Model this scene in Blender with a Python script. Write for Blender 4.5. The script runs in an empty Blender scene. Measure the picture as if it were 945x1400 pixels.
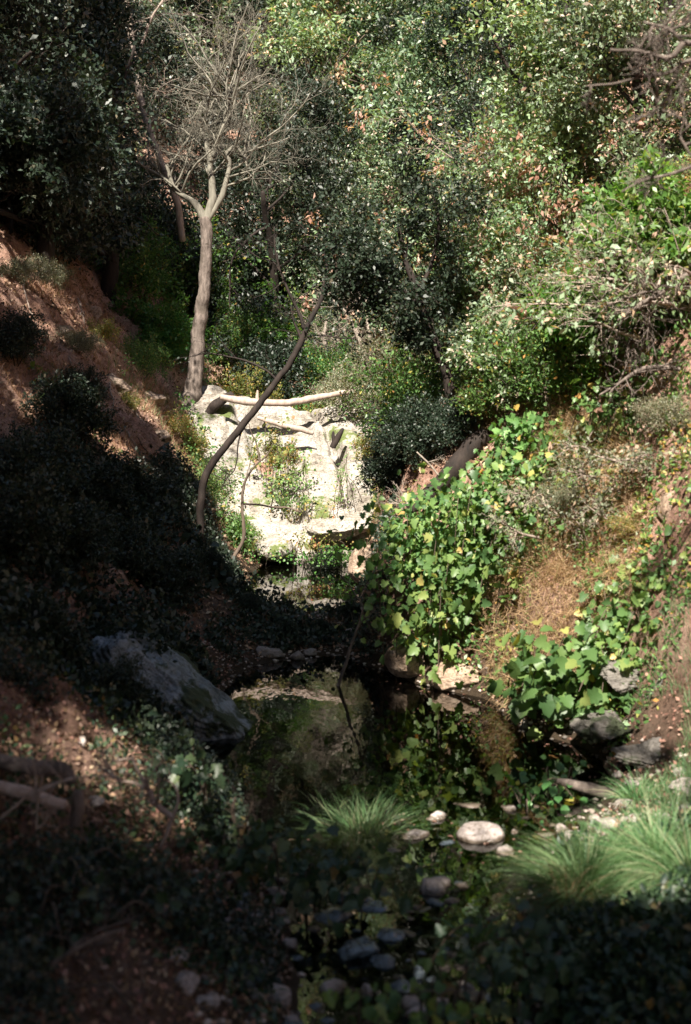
import bpy, bmesh, math, random
import numpy as np
from mathutils import Vector, Matrix

random.seed(5)
RNG = np.random.default_rng(11)
C = bpy.context.scene.collection
F = 1750.0            # photo pixels per unit of X/Y
HCAM = 3.0

def at(px, py, Y):
    """point seen at photo pixel (px,py) at a distance Y down the creek"""
    return np.array([(px-472.5)/F*Y, Y, HCAM-(py-500.0)/F*Y])

# ------------------------------------------------------------------ noise
def _hash(i, j, k, s):
    h = (i*374761393 + j*668265263 + k*2147483647 + s*1274126177) & 0xffffffff
    h = ((h ^ (h >> 13))*1274126177) & 0xffffffff
    return ((h ^ (h >> 16)) & 0xffffff)/float(0xffffff)

def vnoise(p, s=0):
    p = np.asarray(p, float); f = np.floor(p); t = p-f; t = t*t*(3-2*t)
    i, j, k = [f[..., a].astype(np.int64) for a in range(3)]
    r = 0
    for a in (0, 1):
        for b in (0, 1):
            for c in (0, 1):
                w = (t[..., 0] if a else 1-t[..., 0])*(t[..., 1] if b else 1-t[..., 1])*(t[..., 2] if c else 1-t[..., 2])
                r = r+w*_hash(i+a, j+b, k+c, s)
    return r*2-1

def fbm(p, o=4, s=0, g=.5):
    r = 0; a = 1; p = np.asarray(p, float)
    for q in range(o):
        r = r+a*vnoise(p, s+q); p = p*2.03+7.1; a *= g
    return r

# ------------------------------------------------------------------ terrain heights
ST = [
 (-60, [(-150,60),(-20,13),(-8,5),(-2,.8),(-.3,-.15),(.9,-.15),(3,1),(8,6),(20,14),(150,70)]),
 (0,   [(-150,60),(-20,14),(-8,4.6),(-4,2.0),(-2,1.1),(-.8,.5),(-.2,-.1),(.7,-.15),(1.6,.4),(3,1.2),(5,3),(8,6),(20,15),(150,70)]),
 (4.5, [(-150,62),(-20,14),(-8,4.6),(-4,2.0),(-2,1.1),(-1,.5),(-.3,.02),(.0,-.1),(.7,-.1),(1.2,.12),(2.2,.45),(4,1.8),(8,6),(20,15),(150,70)]),
 (6.5, [(-150,64),(-20,14),(-8,4.8),(-4,2.2),(-2.2,1.15),(-1.2,.6),(-.5,.12),(-.1,-.06),(.55,-.08),(1.0,.06),(2.0,.35),(3,.9),(4,2.4),(8,6.5),(20,16),(150,70)]),
 (7.8, [(-150,64),(-20,14.5),(-8,5),(-4,2.3),(-2.5,1.2),(-1.3,.62),(-.8,.2),(-.45,-.06),(0,-.16),(.9,-.12),(1.4,.06),(2.2,.22),(2.9,.8),(4,2.6),(8,6.8),(20,16),(150,70)]),
 (8.8, [(-150,65),(-20,15),(-8,5.2),(-4,2.4),(-2.5,1.1),(-1.5,.5),(-1.0,.12),(-.7,-.12),(0,-.22),(.9,-.1),(1.6,-.02),(2.2,.1),(2.6,.35),(3.2,1.6),(4.2,3.6),(8,7.4),(20,17),(150,72)]),
 (10,  [(-150,66),(-20,15.5),(-8,5.4),(-4,2.5),(-2.7,1.1),(-1.7,.4),(-1.2,-.1),(0,-.55),(1.0,-.45),(1.8,-.15),(2.2,.2),(2.45,1.0),(2.8,2.0),(3.4,3.3),(4.4,4.8),(8,8),(20,18),(150,73)]),
 (11.5,[(-150,67),(-20,16),(-8,5.8),(-5,3.6),(-3.5,2.0),(-2.2,.8),(-1.4,.2),(-1.1,-.1),(0,-.45),(1.1,-.3),(1.38,.02),(1.55,.6),(1.95,1.3),(2.6,2.25),(3.2,3.2),(4,4.5),(8,8.5),(20,18),(150,74)]),
 (12.6,[(-150,68),(-20,16.5),(-8,6),(-5,3.6),(-3.5,2.1),(-2.2,.9),(-1.2,.15),(-.9,-.05),(.1,-.15),(.45,-.02),(.7,.3),(1.1,1.0),(1.7,2.0),(2.6,3.1),(3.6,4.4),(8,9),(20,19),(150,75)]),
 (14,  [(-150,70),(-20,17),(-8,6.5),(-5,4),(-3.5,2.35),(-2.2,1.0),(-1.2,.40),(-.6,.14),(.1,.12),(.33,.7),(.62,1.6),(1.1,2.3),(1.9,3.2),(3.5,5),(8,9.4),(20,19),(150,76)]),
 (15.4,[(-150,71),(-20,17),(-8,7),(-5,4.2),(-3.4,2.6),(-2.3,1.3),(-1.6,.5),(-1.3,.1),(-1.0,-.02),(-.3,0),(.1,.05),(.4,.9),(.75,1.9),(1.3,2.7),(2.2,3.6),(4,5.6),(8,9.8),(20,20),(150,77)]),
 (17,  [(-150,72),(-20,17),(-8,7.5),(-5,4.4),(-3.6,3.0),(-2.5,1.7),(-1.8,.6),(-1.45,0),(-1.2,-.25),(-.2,-.3),(.25,-.2),(.55,.6),(1.0,1.9),(2.2,3.6),(4,6),(8,10.3),(20,20),(150,78)]),
 (18.8,[(-150,73),(-20,17),(-8,8),(-5,4.7),(-3.8,3.3),(-2.7,2.0),(-2.1,1.0),(-1.5,.15),(-1.2,-.12),(-.2,-.2),(.25,-.15),(.6,.8),(1.1,2.1),(2.4,3.9),(4.3,6.3),(8,10.8),(20,21),(150,79)]),
 (19.8,[(-150,74),(-20,17.5),(-8,8.2),(-5,4.8),(-3.8,3.4),(-2.9,2.2),(-2.2,.9),(-1.6,.3),(-1.2,.05),(.2,.05),(.45,.6),(1,2.2),(2.5,4.1),(4.5,6.6),(8,11),(20,21),(150,80)]),
 (22,  [(-150,75),(-20,18),(-8,8.5),(-5,5.0),(-3.6,3.2),(-2.9,2.4),(-2.2,1.75),(-1,1.6),(0.0,1.6),(.6,2.1),(1.6,3.4),(3,5.2),(5,7.8),(8,11.4),(20,22),(150,80)]),
 (25.5,[(-150,78),(-20,19),(-8,9),(-5,5.6),(-3,3.8),(-1,2.9),(.3,2.9),(1,3.4),(2,4.5),(5,8.2),(9,13),(20,23),(150,82)]),
 (30,  [(-150,80),(-30,23),(-12,11.5),(-6,7),(-3,5),(0,4.6),(2,5.6),(5,8.8),(10,14),(20,20),(40,30),(150,82)]),
 (42,  [(-150,86),(-30,28),(-12,16),(-4,11),(0,10),(4,11.5),(9,14.5),(16,16),(30,24),(150,84)]),
 (70,  [(-150,95),(-40,44),(-12,28),(0,24),(7,20),(14,15.5),(22,17),(40,34),(150,90)]),
 (120, [(-150,110),(-40,62),(0,48),(14,26),(25,19),(40,34),(150,96)]),
 (320, [(-400,190),(-60,150),(0,130),(30,60),(60,44),(110,90),(400,150)]),
]
_sy = np.array([s[0] for s in ST], float)
def _rows(x):
    return np.stack([np.interp(x, [p[0] for p in s[1]], [p[1] for p in s[1]]) for s in ST])
def H0(x, y):
    x = np.asarray(x, float); y = np.asarray(y, float)
    R = _rows(x)
    i = np.clip(np.searchsorted(_sy, y)-1, 0, len(ST)-2)
    t = np.clip((y-_sy[i])/(_sy[i+1]-_sy[i]), 0, 1)
    idx = np.arange(x.size)
    return R[i, idx]*(1-t)+R[i+1, idx]*t
def height(x, y):
    x = np.atleast_1d(np.asarray(x, float)).ravel(); y = np.atleast_1d(np.asarray(y, float)).ravel()
    z = 0
    offs = [(0,0,2),(.16,0,1),(-.16,0,1),(0,.3,1),(0,-.3,1),(.12,.22,1),(-.12,-.22,1)]
    for a, b, w in offs: z = z+w*H0(x+a, y+b)
    z = z/8.0
    d = np.hypot(x, y)
    p = np.stack([x, y, 0*x], -1)
    amp = np.clip((np.abs(z)-.0)/.8, .12, 1)
    z = z+amp*(.17*fbm(p*.9, 3, 3)+.10*fbm(p*2.8, 4, 8, .66)+.05*np.abs(fbm(p*1.9, 3, 31)))+np.clip((d-30)/60, 0, 1)*2.5*fbm(p*.08, 2, 5)
    # little ledges on the steep banks
    z = z+amp*.06*np.sin(z*7+2*fbm(p*.7, 2, 4))
    return z
def gz(x, y): return float(height([x], [y])[0])

# sun: behind the camera and to its left
AZ, EL = math.radians(12), math.radians(51)
TOSUN = np.array([-math.sin(AZ)*math.cos(EL), -math.cos(AZ)*math.cos(EL), math.sin(EL)])

# ------------------------------------------------------------------ object helpers
def tag(o, label=None, cat=None, group=None, kind=None):
    if label: o['label'] = label
    if cat: o['category'] = cat
    if group: o['group'] = group
    if kind: o['kind'] = kind
    return o
def empty(name, loc=(0,0,0), rz=0, label=None, cat=None, group=None, sc=1):
    o = bpy.data.objects.new(name, None); C.objects.link(o)
    o.location = [float(v) for v in loc]; o.rotation_euler = (0, 0, rz); o.scale = (sc,)*3
    o.empty_display_size = .2
    return tag(o, label, cat, group)
def dup(root, loc, rz=0, sc=1, label=None, cat=None, group=None, tilt=(0,0)):
    r = root.copy(); C.objects.link(r)
    r.location = [float(v) for v in loc]; r.rotation_euler = (tilt[0], tilt[1], rz)
    r.scale = (sc,)*3 if not hasattr(sc, '__len__') else sc
    if label: r['label'] = label
    if cat: r['category'] = cat
    if group: r['group'] = group
    for ch in list(root.children):
        c = ch.copy(); C.objects.link(c); c.parent = r
    return r
def mesh_obj(name, V, faces, mat, parent=None, smooth=True):
    """V (n,3); faces: list of int arrays (m,k)"""
    V = np.asarray(V, np.float32)
    me = bpy.data.meshes.new(name)
    faces = [f for f in faces if len(f)]
    nf = sum(len(f) for f in faces); nl = sum(f.size for f in faces)
    me.vertices.add(len(V)); me.vertices.foreach_set('co', V.ravel())
    me.loops.add(nl); me.polygons.add(nf)
    me.loops.foreach_set('vertex_index', np.concatenate([f.ravel() for f in faces]).astype(np.int32))
    tot = np.concatenate([np.full(len(f), f.shape[1], np.int32) for f in faces])
    st = np.concatenate([[0], np.cumsum(tot)[:-1]]).astype(np.int32)
    me.polygons.foreach_set('loop_start', st)
    if smooth: me.polygons.foreach_set('use_smooth', np.ones(nf, bool))
    me.update(calc_edges=True); me.validate()
    if mat: me.materials.append(mat)
    o = bpy.data.objects.new(name, me); C.objects.link(o)
    if parent: o.parent = parent
    return o

class Tubes:
    def __init__(s): s.V = []; s.Q = []; s.T = []; s.n = 0
    def add(s, pts, rad, k=6, rough=0, seed=0):
        P = np.asarray(pts, float); R = np.asarray(rad, float)
        if R.ndim == 0: R = np.full(len(P), float(R))
        m = len(P)
        T = np.gradient(P, axis=0); T /= np.linalg.norm(T, axis=1, keepdims=True)+1e-9
        up = np.array([0.13, .21, 1.]) if abs(T[0][2]) < .9 else np.array([1., .1, 0])
        u = np.cross(T[0], up); u /= np.linalg.norm(u)
        U = [u]
        for i in range(1, m):
            u = u-T[i]*np.dot(u, T[i]); u /= np.linalg.norm(u)+1e-9; U.append(u)
        U = np.array(U); W = np.cross(T, U)
        a = np.arange(k)*2*np.pi/k
        ring = U[:, None, :]*np.cos(a)[None, :, None]+W[:, None, :]*np.sin(a)[None, :, None]
        rr = np.repeat(R[:, None], k, 1)
        if rough:
            q = P[:, None, :]+ring*R[:, None, None]
            rr = rr*(1+rough*fbm(q*np.array([9, 9, 5.]), 3, seed))
        V = P[:, None, :]+ring*rr[:, :, None]
        i0 = np.arange(m-1)[:, None]*k+np.arange(k)[None, :]
        i1 = np.arange(m-1)[:, None]*k+(np.arange(k)[None, :]+1) % k
        Q = np.stack([i0, i1, i1+k, i0+k], -1).reshape(-1, 4)+s.n
        tip = P[-1]+T[-1]*R[-1]*.6; bot = P[0]-T[0]*R[0]*.2
        s.V.append(V.reshape(-1, 3)); s.V.append(np.array([tip, bot]))
        nt = s.n+m*k
        e = (m-1)*k+s.n
        s.T.append(np.array([[e+j, e+(j+1) % k, nt] for j in range(k)]+[[s.n+(j+1) % k, s.n+j, nt+1] for j in range(k)]))
        s.Q.append(Q); s.n += m*k+2
    def build(s, name, mat, parent=None):
        return mesh_obj(name, np.concatenate(s.V), [np.concatenate(s.Q), np.concatenate(s.T)], mat, parent)

def smooth_path(pts, n=5):
    """Catmull-Rom through control points; columns beyond 3 (radius) are carried along"""
    P = np.asarray(pts, float)
    P = np.vstack([2*P[0]-P[1], P, 2*P[-1]-P[-2]])
    out = []
    for i in range(1, len(P)-2):
        for t in np.arange(n)/n:
            a, b, c, d = P[i-1], P[i], P[i+1], P[i+2]
            out.append(.5*((2*b)+(-a+c)*t+(2*a-5*b+4*c-d)*t*t+(-a+3*b-3*c+d)*t**3))
    out.append(P[-2])
    return np.array(out)

# leaf shapes: u along, v across, w out of plane
DIAMOND = (np.array([[0,0,0],[.45,.5,.10],[1,0,-.06],[.45,-.5,.10]]), [np.array([[0,3,2,1]])])
OVAL = (np.array([[0,0,0],[.22,.36,.09],[.62,.44,.07],[1,0,-.16],[.62,-.44,.07],[.22,-.36,.09],[.30,0,0],[.68,0,-.04]]),
        [np.array([[0,6,1,1],[6,7,2,1],[7,3,2,2],[0,5,6,6],[6,5,4,7],[7,4,3,3]])])
OVAL = (OVAL[0], [np.array([[0,6,1],[7,3,2],[0,5,6],[7,4,3]]), np.array([[6,7,2,1],[6,5,4,7]])])
_lob = [(0,.02),(-.10,.20),(.02,.50),(.22,.40),(.42,.62),(.52,.38),(.74,.34),(1,0),(.74,-.34),(.52,-.38),(.42,-.62),(.22,-.40),(.02,-.50),(-.10,-.20)]
_lv = np.array([[.3,0,0]]+[[u,v,.28*abs(v)-.30*max(u-.3,0)**1.2+.05*(i % 2)] for i,(u,v) in enumerate(_lob)])
LOBED = (_lv, [np.array([[0,1+(i+1) % 14,1+i] for i in range(14)])])
BLADE = (np.array([[0,.5,0],[0,-.5,0],[.35,.42,.0],[.35,-.42,.0],[.7,.28,-.1],[.7,-.28,-.1],[1,0,-.34]]),
         [np.array([[0,1,3,2],[2,3,5,4]]), np.array([[4,5,6]])])

def unit(a): return a/(np.linalg.norm(a, axis=-1, keepdims=True)+1e-9)

def leaf_arrays(P, A, N, L, W, shape):
    tv, tf = shape
    A = unit(A); S = unit(np.cross(A, N)); N = np.cross(S, A)
    n = len(P); k = len(tv)
    V = P[:, None, :]+tv[None, :, 0, None]*A[:, None, :]*L[:, None, None]+tv[None, :, 1, None]*S[:, None, :]*W[:, None, None]+tv[None, :, 2, None]*N[:, None, :]*L[:, None, None]
    base = (np.arange(n)*k)[:, None, None]
    return V.reshape(-1, 3), [(f[None]+base).reshape(-1, f.shape[1]) for f in tf]

class Leaves:
    def __init__(s, rng): s.d = []; s.rng = rng
    def clump(s, P, size, asp=.5, up=.5, out=None, droop=.0, jit=.35):
        n = len(P); r = s.rng
        A = r.normal(size=(n, 3)); 
        if out is not None: A = A*.7+out
        A[:, 2] -= droop
        N = r.normal(size=(n, 3)); N[:, 2] += up*2
        L = size*(1+jit*r.normal(size=n)).clip(.4, 1.8)
        s.d.append((np.asarray(P), A, N, L, L*asp))
    def build(s, name, mat, parent=None, shape=DIAMOND):
        P, A, N, L, W = [np.concatenate([d[i] for d in s.d]) for i in range(5)]
        V, F_ = leaf_arrays(P, A, N, L, W, shape)
        return mesh_obj(name, V, F_, mat, parent, smooth=False)

def grow(rng, p0, d0, L, r0, lvl, P, out):
    n = max(3, int(L/P['seg'][lvl])); st = L/n
    p = np.array(p0, float); d = np.array(d0, float); d /= np.linalg.norm(d)
    pts = [p.copy()]; dirs = [d.copy()]
    for i in range(n):
        d = d+rng.normal(size=3)*P['wob'][lvl]; d[2] += P['trop'][lvl]; d /= np.linalg.norm(d)
        p = p+d*st; pts.append(p.copy()); dirs.append(d.copy())
    rad = np.linspace(r0, r0*P['tap'][lvl], n+1)
    out.append((np.array(pts), rad, lvl, np.array(dirs)))
    if lvl+1 < len(P['n'])+1 and lvl < P['levels']:
        k = P['n'][lvl]; k = max(1, int(round(k*(.8+.4*rng.random()))))
        ph = rng.random()*6.28
        for c in range(k):
            t = P['t0'][lvl]+(1-P['t0'][lvl])*((c+rng.random()*.8)/k)
            t = min(t, .98); i = t*n; i0 = int(i); fr = i-i0
            q = pts[i0]*(1-fr)+pts[min(i0+1, n)]*fr; dd = dirs[i0]
            ph += 2.4+rng.normal()*.4
            a = unit(np.cross(dd, [.3, .2, 1.])); b = np.cross(dd, a)
            an = P['ang'][lvl]*(.7+.6*rng.random())
            nd = dd*math.cos(an)+(a*math.cos(ph)+b*math.sin(ph))*math.sin(an)
            if 'okroot' in P and lvl == 0 and not P['okroot'](q+nd*L*P['ls'][lvl]): continue
            if 'ok' in P and lvl >= 1 and not P['ok'](q+nd*L*P['ls'][lvl]*.6): continue
            grow(rng, q, nd, L*P['ls'][lvl]*(1.15-.5*t)*(.75+.5*rng.random()), max(.0022, (r0*(1-t*(1-P['tap'][lvl])))*P['rs'][lvl]), lvl+1, P, out)

def wood_and_tips(out, levels, tb, k=(9, 6, 4, 3, 3)):
    for pts, rad, lvl, dirs in out:
        tb.add(pts, rad, k[min(lvl, 4)], rough=.12 if lvl == 0 else 0)

def foliage(lv, out, levels, per, spread, size, asp, up=.5, droop=0, t0=.15):
    r = lv.rng
    for pts, rad, lvl, dirs in out:
        if lvl < levels: continue
        n = max(3, int(per*(.6+.8*r.random())))
        t = (t0+(1-t0)*r.random(n))*(len(pts)-1); i = np.minimum(t.astype(int), len(pts)-2); f = (t-i)[:, None]
        q = pts[i]*(1-f)+pts[i+1]*f+r.normal(size=(n, 3))*spread
        lv.clump(q, size, asp, up, out=dirs[i]*.8, droop=droop)

# ------------------------------------------------------------------ materials
def newmat(name):
    m = bpy.data.materials.new(name); m.use_nodes = True
    nt = m.node_tree; nt.nodes.clear()
    return m, nt, nt.nodes, nt.links
def ramp(ns, stops, interp='LINEAR'):
    n = ns.new('ShaderNodeValToRGB'); cr = n.color_ramp; cr.interpolation = interp
    while len(cr.elements) < len(stops): cr.elements.new(.5)
    for e, (p, c) in zip(cr.elements, stops):
        e.position = p; e.color = (*c, 1)
    return n
def leafmat(name, stops, rough=.42, trans=.3, spec=.5, tint=.18):
    m, nt, ns, lk = newmat(name)
    g = ns.new('ShaderNodeNewGeometry'); cr = ramp(ns, stops)
    lk.new(g.outputs['Random Per Island'], cr.inputs[0])
    oi = ns.new('ShaderNodeObjectInfo')
    hsv = ns.new('ShaderNodeHueSaturation')
    mr = ns.new('ShaderNodeMapRange'); mr.inputs[3].default_value = 1-tint; mr.inputs[4].default_value = 1+tint
    lk.new(oi.outputs['Random'], mr.inputs[0]); lk.new(mr.outputs[0], hsv.inputs['Value'])
    mr2 = ns.new('ShaderNodeMapRange'); mr2.inputs[3].default_value = .5-.02; mr2.inputs[4].default_value = .5+.02
    mul = ns.new('ShaderNodeMath'); mul.operation = 'MULTIPLY'; mul.inputs[1].default_value = 7.31
    fr = ns.new('ShaderNodeMath'); fr.operation = 'FRACT'
    lk.new(oi.outputs['Random'], mul.inputs[0]); lk.new(mul.outputs[0], fr.inputs[0]); lk.new(fr.outputs[0], mr2.inputs[0])
    lk.new(mr2.outputs[0], hsv.inputs['Hue']); lk.new(cr.outputs[0], hsv.inputs['Color'])
    p = ns.new('ShaderNodeBsdfPrincipled'); p.inputs['Roughness'].default_value = rough
    p.inputs['Specular IOR Level'].default_value = spec
    lk.new(hsv.outputs[0], p.inputs['Base Color'])
    o = ns.new('ShaderNodeOutputMaterial')
    if trans:
        t = ns.new('ShaderNodeBsdfTranslucent')
        tc = ns.new('ShaderNodeMix'); tc.data_type = 'RGBA'; tc.blend_type = 'MULTIPLY'; tc.inputs[0].default_value = 1
        tc.inputs[7].default_value = (1.5, 1.5, .6, 1)
        lk.new(hsv.outputs[0], tc.inputs[6]); lk.new(tc.outputs[2], t.inputs[0])
        mx = ns.new('ShaderNodeMixShader'); mx.inputs[0].default_value = trans
        lk.new(p.outputs[0], mx.inputs[1]); lk.new(t.outputs[0], mx.inputs[2]); lk.new(mx.outputs[0], o.inputs[0])
    else: lk.new(p.outputs[0], o.inputs[0])
    return m
def woodmat(name, c1, c2, scale=14, rough=.85, bump=.5, stretch=.25, spots=None):
    m, nt, ns, lk = newmat(name)
    tc = ns.new('ShaderNodeTexCoord'); mp = ns.new('ShaderNodeMapping'); mp.inputs['Scale'].default_value = (1, 1, stretch)
    lk.new(tc.outputs['Object'], mp.inputs[0])
    n = ns.new('ShaderNodeTexNoise'); n.inputs['Scale'].default_value = scale; n.inputs['Detail'].default_value = 7; n.inputs['Roughness'].default_value = .65
    lk.new(mp.outputs[0], n.inputs[0])
    cr = ramp(ns, [(.3, c1), (.68, c2)]); lk.new(n.outputs[0], cr.inputs[0])
    col = cr.outputs[0]
    if spots:
        n2 = ns.new('ShaderNodeTexNoise'); n2.inputs['Scale'].default_value = 3.5; n2.inputs['Detail'].default_value = 5
        lk.new(tc.outputs['Object'], n2.inputs[0])
        c2_ = ramp(ns, [(.55, (0,0,0)), (.62, (1,1,1))]); lk.new(n2.outputs[0], c2_.inputs[0])
        mx = ns.new('ShaderNodeMix'); mx.data_type = 'RGBA'; mx.inputs[7].default_value = (*spots, 1)
        lk.new(c2_.outputs[0], mx.inputs[0]); lk.new(col, mx.inputs[6]); col = mx.outputs[2]
    p = ns.new('ShaderNodeBsdfPrincipled'); p.inputs['Roughness'].default_value = rough
    lk.new(col, p.inputs['Base Color'])
    b = ns.new('ShaderNodeBump'); b.inputs['Strength'].default_value = bump; b.inputs['Distance'].default_value = .03
    lk.new(n.outputs[0], b.inputs['Height']); lk.new(b.outputs[0], p.inputs['Normal'])
    o = ns.new('ShaderNodeOutputMaterial'); lk.new(p.outputs[0], o.inputs[0])
    return m
def rockmat(name, light, mid, dark, scale=2.2, moss=None, mossth=.6, rough=.8, bump=.6, wet=False):
    m, nt, ns, lk = newmat(name)
    tc = ns.new('ShaderNodeTexCoord')
    n1 = ns.new('ShaderNodeTexNoise'); n1.inputs['Scale'].default_value = scale; n1.inputs['Detail'].default_value = 9; n1.inputs['Roughness'].default_value = .68
    lk.new(tc.outputs['Object'], n1.inputs[0])
    cr = ramp(ns, [(.30, dark), (.43, mid), (.56, light), (.8, light)]); lk.new(n1.outputs[0], cr.inputs[0])
    # fine speckle
    n2 = ns.new('ShaderNodeTexNoise'); n2.inputs['Scale'].default_value = 38; n2.inputs['Detail'].default_value = 4
    lk.new(tc.outputs['Object'], n2.inputs[0])
    sp = ramp(ns, [(.36, (.45,.42,.36)), (.5, (1,1,1))]); lk.new(n2.outputs[0], sp.inputs[0])
    mu = ns.new('ShaderNodeMix'); mu.data_type = 'RGBA'; mu.blend_type = 'MULTIPLY'; mu.inputs[0].default_value = .8
    lk.new(cr.outputs[0], mu.inputs[6]); lk.new(sp.outputs[0], mu.inputs[7]); col = mu.outputs[2]
    # thin crevices
    mp = ns.new('ShaderNodeMapping'); mp.inputs['Rotation'].default_value = (.5, .3, .6); mp.inputs['Scale'].default_value = (1, 2.2, 3.0)
    lk.new(tc.outputs['Object'], mp.inputs[0])
    nd = ns.new('ShaderNodeTexNoise'); nd.inputs['Scale'].default_value = 2.5; nd.inputs['Detail'].default_value = 5
    lk.new(mp.outputs[0], nd.inputs[0])
    ad = ns.new('ShaderNodeMix'); ad.data_type = 'RGBA'; ad.blend_type = 'ADD'; ad.inputs[0].default_value = 1.2
    lk.new(mp.outputs[0], ad.inputs[6]); lk.new(nd.outputs['Color'], ad.inputs[7])
    vo = ns.new('ShaderNodeTexVoronoi'); vo.feature = 'DISTANCE_TO_EDGE'; vo.inputs['Scale'].default_value = 2.6
    lk.new(ad.outputs[2], vo.inputs['Vector'])
    vr = ramp(ns, [(0, (.22,.19,.15)), (.045, (1,1,1))]); lk.new(vo.outputs[0], vr.inputs[0])
    mu2 = ns.new('ShaderNodeMix'); mu2.data_type = 'RGBA'; mu2.blend_type = 'MULTIPLY'; mu2.inputs[0].default_value = .28
    lk.new(col, mu2.inputs[6]); lk.new(vr.outputs[0], mu2.inputs[7]); col = mu2.outputs[2]
    if moss:
        n3 = ns.new('ShaderNodeTexNoise'); n3.inputs['Scale'].default_value = 1.5; n3.inputs['Detail'].default_value = 8; n3.inputs['Roughness'].default_value = .7
        lk.new(tc.outputs['Object'], n3.inputs[0])
        mr = ramp(ns, [(mossth, (0,0,0)), (mossth+.05, (1,1,1))]); lk.new(n3.outputs[0], mr.inputs[0])
        mx = ns.new('ShaderNodeMix'); mx.data_type = 'RGBA'; mx.inputs[7].default_value = (*moss, 1)
        lk.new(mr.outputs[0], mx.inputs[0]); lk.new(col, mx.inputs[6]); col = mx.outputs[2]
    p = ns.new('ShaderNodeBsdfPrincipled'); p.inputs['Roughness'].default_value = rough
    lk.new(col, p.inputs['Base Color'])
    if wet:
        gp = ns.new('ShaderNodeNewGeometry'); sx = ns.new('ShaderNodeSeparateXYZ'); lk.new(gp.outputs['Position'], sx.inputs[0])
        ad2 = ns.new('ShaderNodeMath'); ad2.operation = 'MULTIPLY_ADD'; ad2.inputs[1].default_value = -.03; lk.new(n1.outputs[0], ad2.inputs[0]); lk.new(sx.outputs[2], ad2.inputs[2])
        wm = ns.new('ShaderNodeMapRange'); wm.inputs[1].default_value = -.004; wm.inputs[2].default_value = .012; lk.new(ad2.outputs[0], wm.inputs[0])
        wx = ns.new('ShaderNodeMix'); wx.data_type = 'RGBA'; lk.new(wm.outputs[0], wx.inputs[0]); lk.new(col, wx.inputs[7])
        dk = ns.new('ShaderNodeMix'); dk.data_type = 'RGBA'; dk.blend_type = 'MULTIPLY'; dk.inputs[0].default_value = 1; dk.inputs[7].default_value = (.35,.32,.27,1); lk.new(col, dk.inputs[6]); lk.new(dk.outputs[2], wx.inputs[6])
        lk.new(wx.outputs[2], p.inputs['Base Color'])
        rm = ns.new('ShaderNodeMapRange'); rm.inputs[3].default_value = .2; rm.inputs[4].default_value = rough; lk.new(wm.outputs[0], rm.inputs[0]); lk.new(rm.outputs[0], p.inputs['Roughness'])
    b = ns.new('ShaderNodeBump'); b.inputs['Strength'].default_value = bump; b.inputs['Distance'].default_value = .06
    lk.new(n1.outputs[0], b.inputs['Height'])
    b2 = ns.new('ShaderNodeBump'); b2.inputs['Strength'].default_value = .6; b2.inputs['Distance'].default_value = .02
    lk.new(vr.outputs[0], b2.inputs['Height']); lk.new(b.outputs[0], b2.inputs['Normal']); lk.new(b2.outputs[0], p.inputs['Normal'])
    o = ns.new('ShaderNodeOutputMaterial'); lk.new(p.outputs[0], o.inputs[0])
    return m

M = {}
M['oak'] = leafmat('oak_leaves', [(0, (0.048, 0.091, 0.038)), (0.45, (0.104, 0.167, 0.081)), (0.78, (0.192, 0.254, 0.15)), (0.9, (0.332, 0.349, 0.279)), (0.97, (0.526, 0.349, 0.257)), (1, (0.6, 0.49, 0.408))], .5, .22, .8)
M['oakdark'] = leafmat('shaded_oak_leaves', [(0, (0.01, 0.021, 0.011)), (0.7, (0.022, 0.04, 0.022)), (0.95, (0.043, 0.064, 0.041)), (1, (0.108, 0.083, 0.048))], .5, .15, .6)  # darker copy of the oak leaves, shade put into the colour
M['bay'] = leafmat('bay_leaves', [(0, (0.09, 0.15, 0.057)), (0.5, (0.165, 0.256, 0.116)), (0.86, (0.269, 0.361, 0.252)), (0.95, (0.507, 0.361, 0.232)), (1, (0.6, 0.42, 0.329))], .5, .3, .7)
M['sage'] = leafmat('grey_leaves', [(0, (0.094, 0.11, 0.064)), (0.5, (0.167, 0.187, 0.116)), (0.85, (0.251, 0.253, 0.185)), (1, (0.376, 0.275, 0.196))], .5, .25, .4)
M['shrub'] = leafmat('shrub_leaves', [(0, (0.054, 0.124, 0.037)), (0.5, (0.109, 0.222, 0.067)), (0.9, (0.184, 0.32, 0.104)), (0.96, (0.453, 0.408, 0.104)), (1, (0.54, 0.271, 0.089))], .42, .35, .5)
M['bright'] = leafmat('bright_leaves', [(0, (0.05, 0.128, 0.029)), (0.5, (0.086, 0.216, 0.048)), (0.9, (0.158, 0.304, 0.077)), (1, (0.36, 0.36, 0.096))], .42, .42, .45)
M['autumn'] = leafmat('autumn_leaves', [(0,(.10,.14,.04)),(.45,(.20,.23,.07)),(.75,(.32,.28,.09)),(.92,(.40,.24,.09)),(1,(.38,.14,.07))], .5, .35, .3)
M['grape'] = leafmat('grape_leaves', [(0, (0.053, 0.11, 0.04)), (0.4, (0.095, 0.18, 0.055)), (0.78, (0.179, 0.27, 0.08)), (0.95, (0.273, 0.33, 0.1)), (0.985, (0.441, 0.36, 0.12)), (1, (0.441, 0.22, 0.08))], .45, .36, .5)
M['dimgrape'] = leafmat('dim_creeper_leaves', [(0, (0.017, 0.036, 0.021)), (0.6, (0.036, 0.072, 0.037)), (0.95, (0.072, 0.108, 0.043)), (1, (0.264, 0.168, 0.072))], .45, .25, .5)  # dim copy of the grape leaves, deep shade painted into the colour
M['dead'] = leafmat('dead_leaves', [(0, (0.247, 0.137, 0.084)), (0.5, (0.399, 0.242, 0.168)), (1, (0.551, 0.399, 0.324))], .6, .3, .3)
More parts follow.
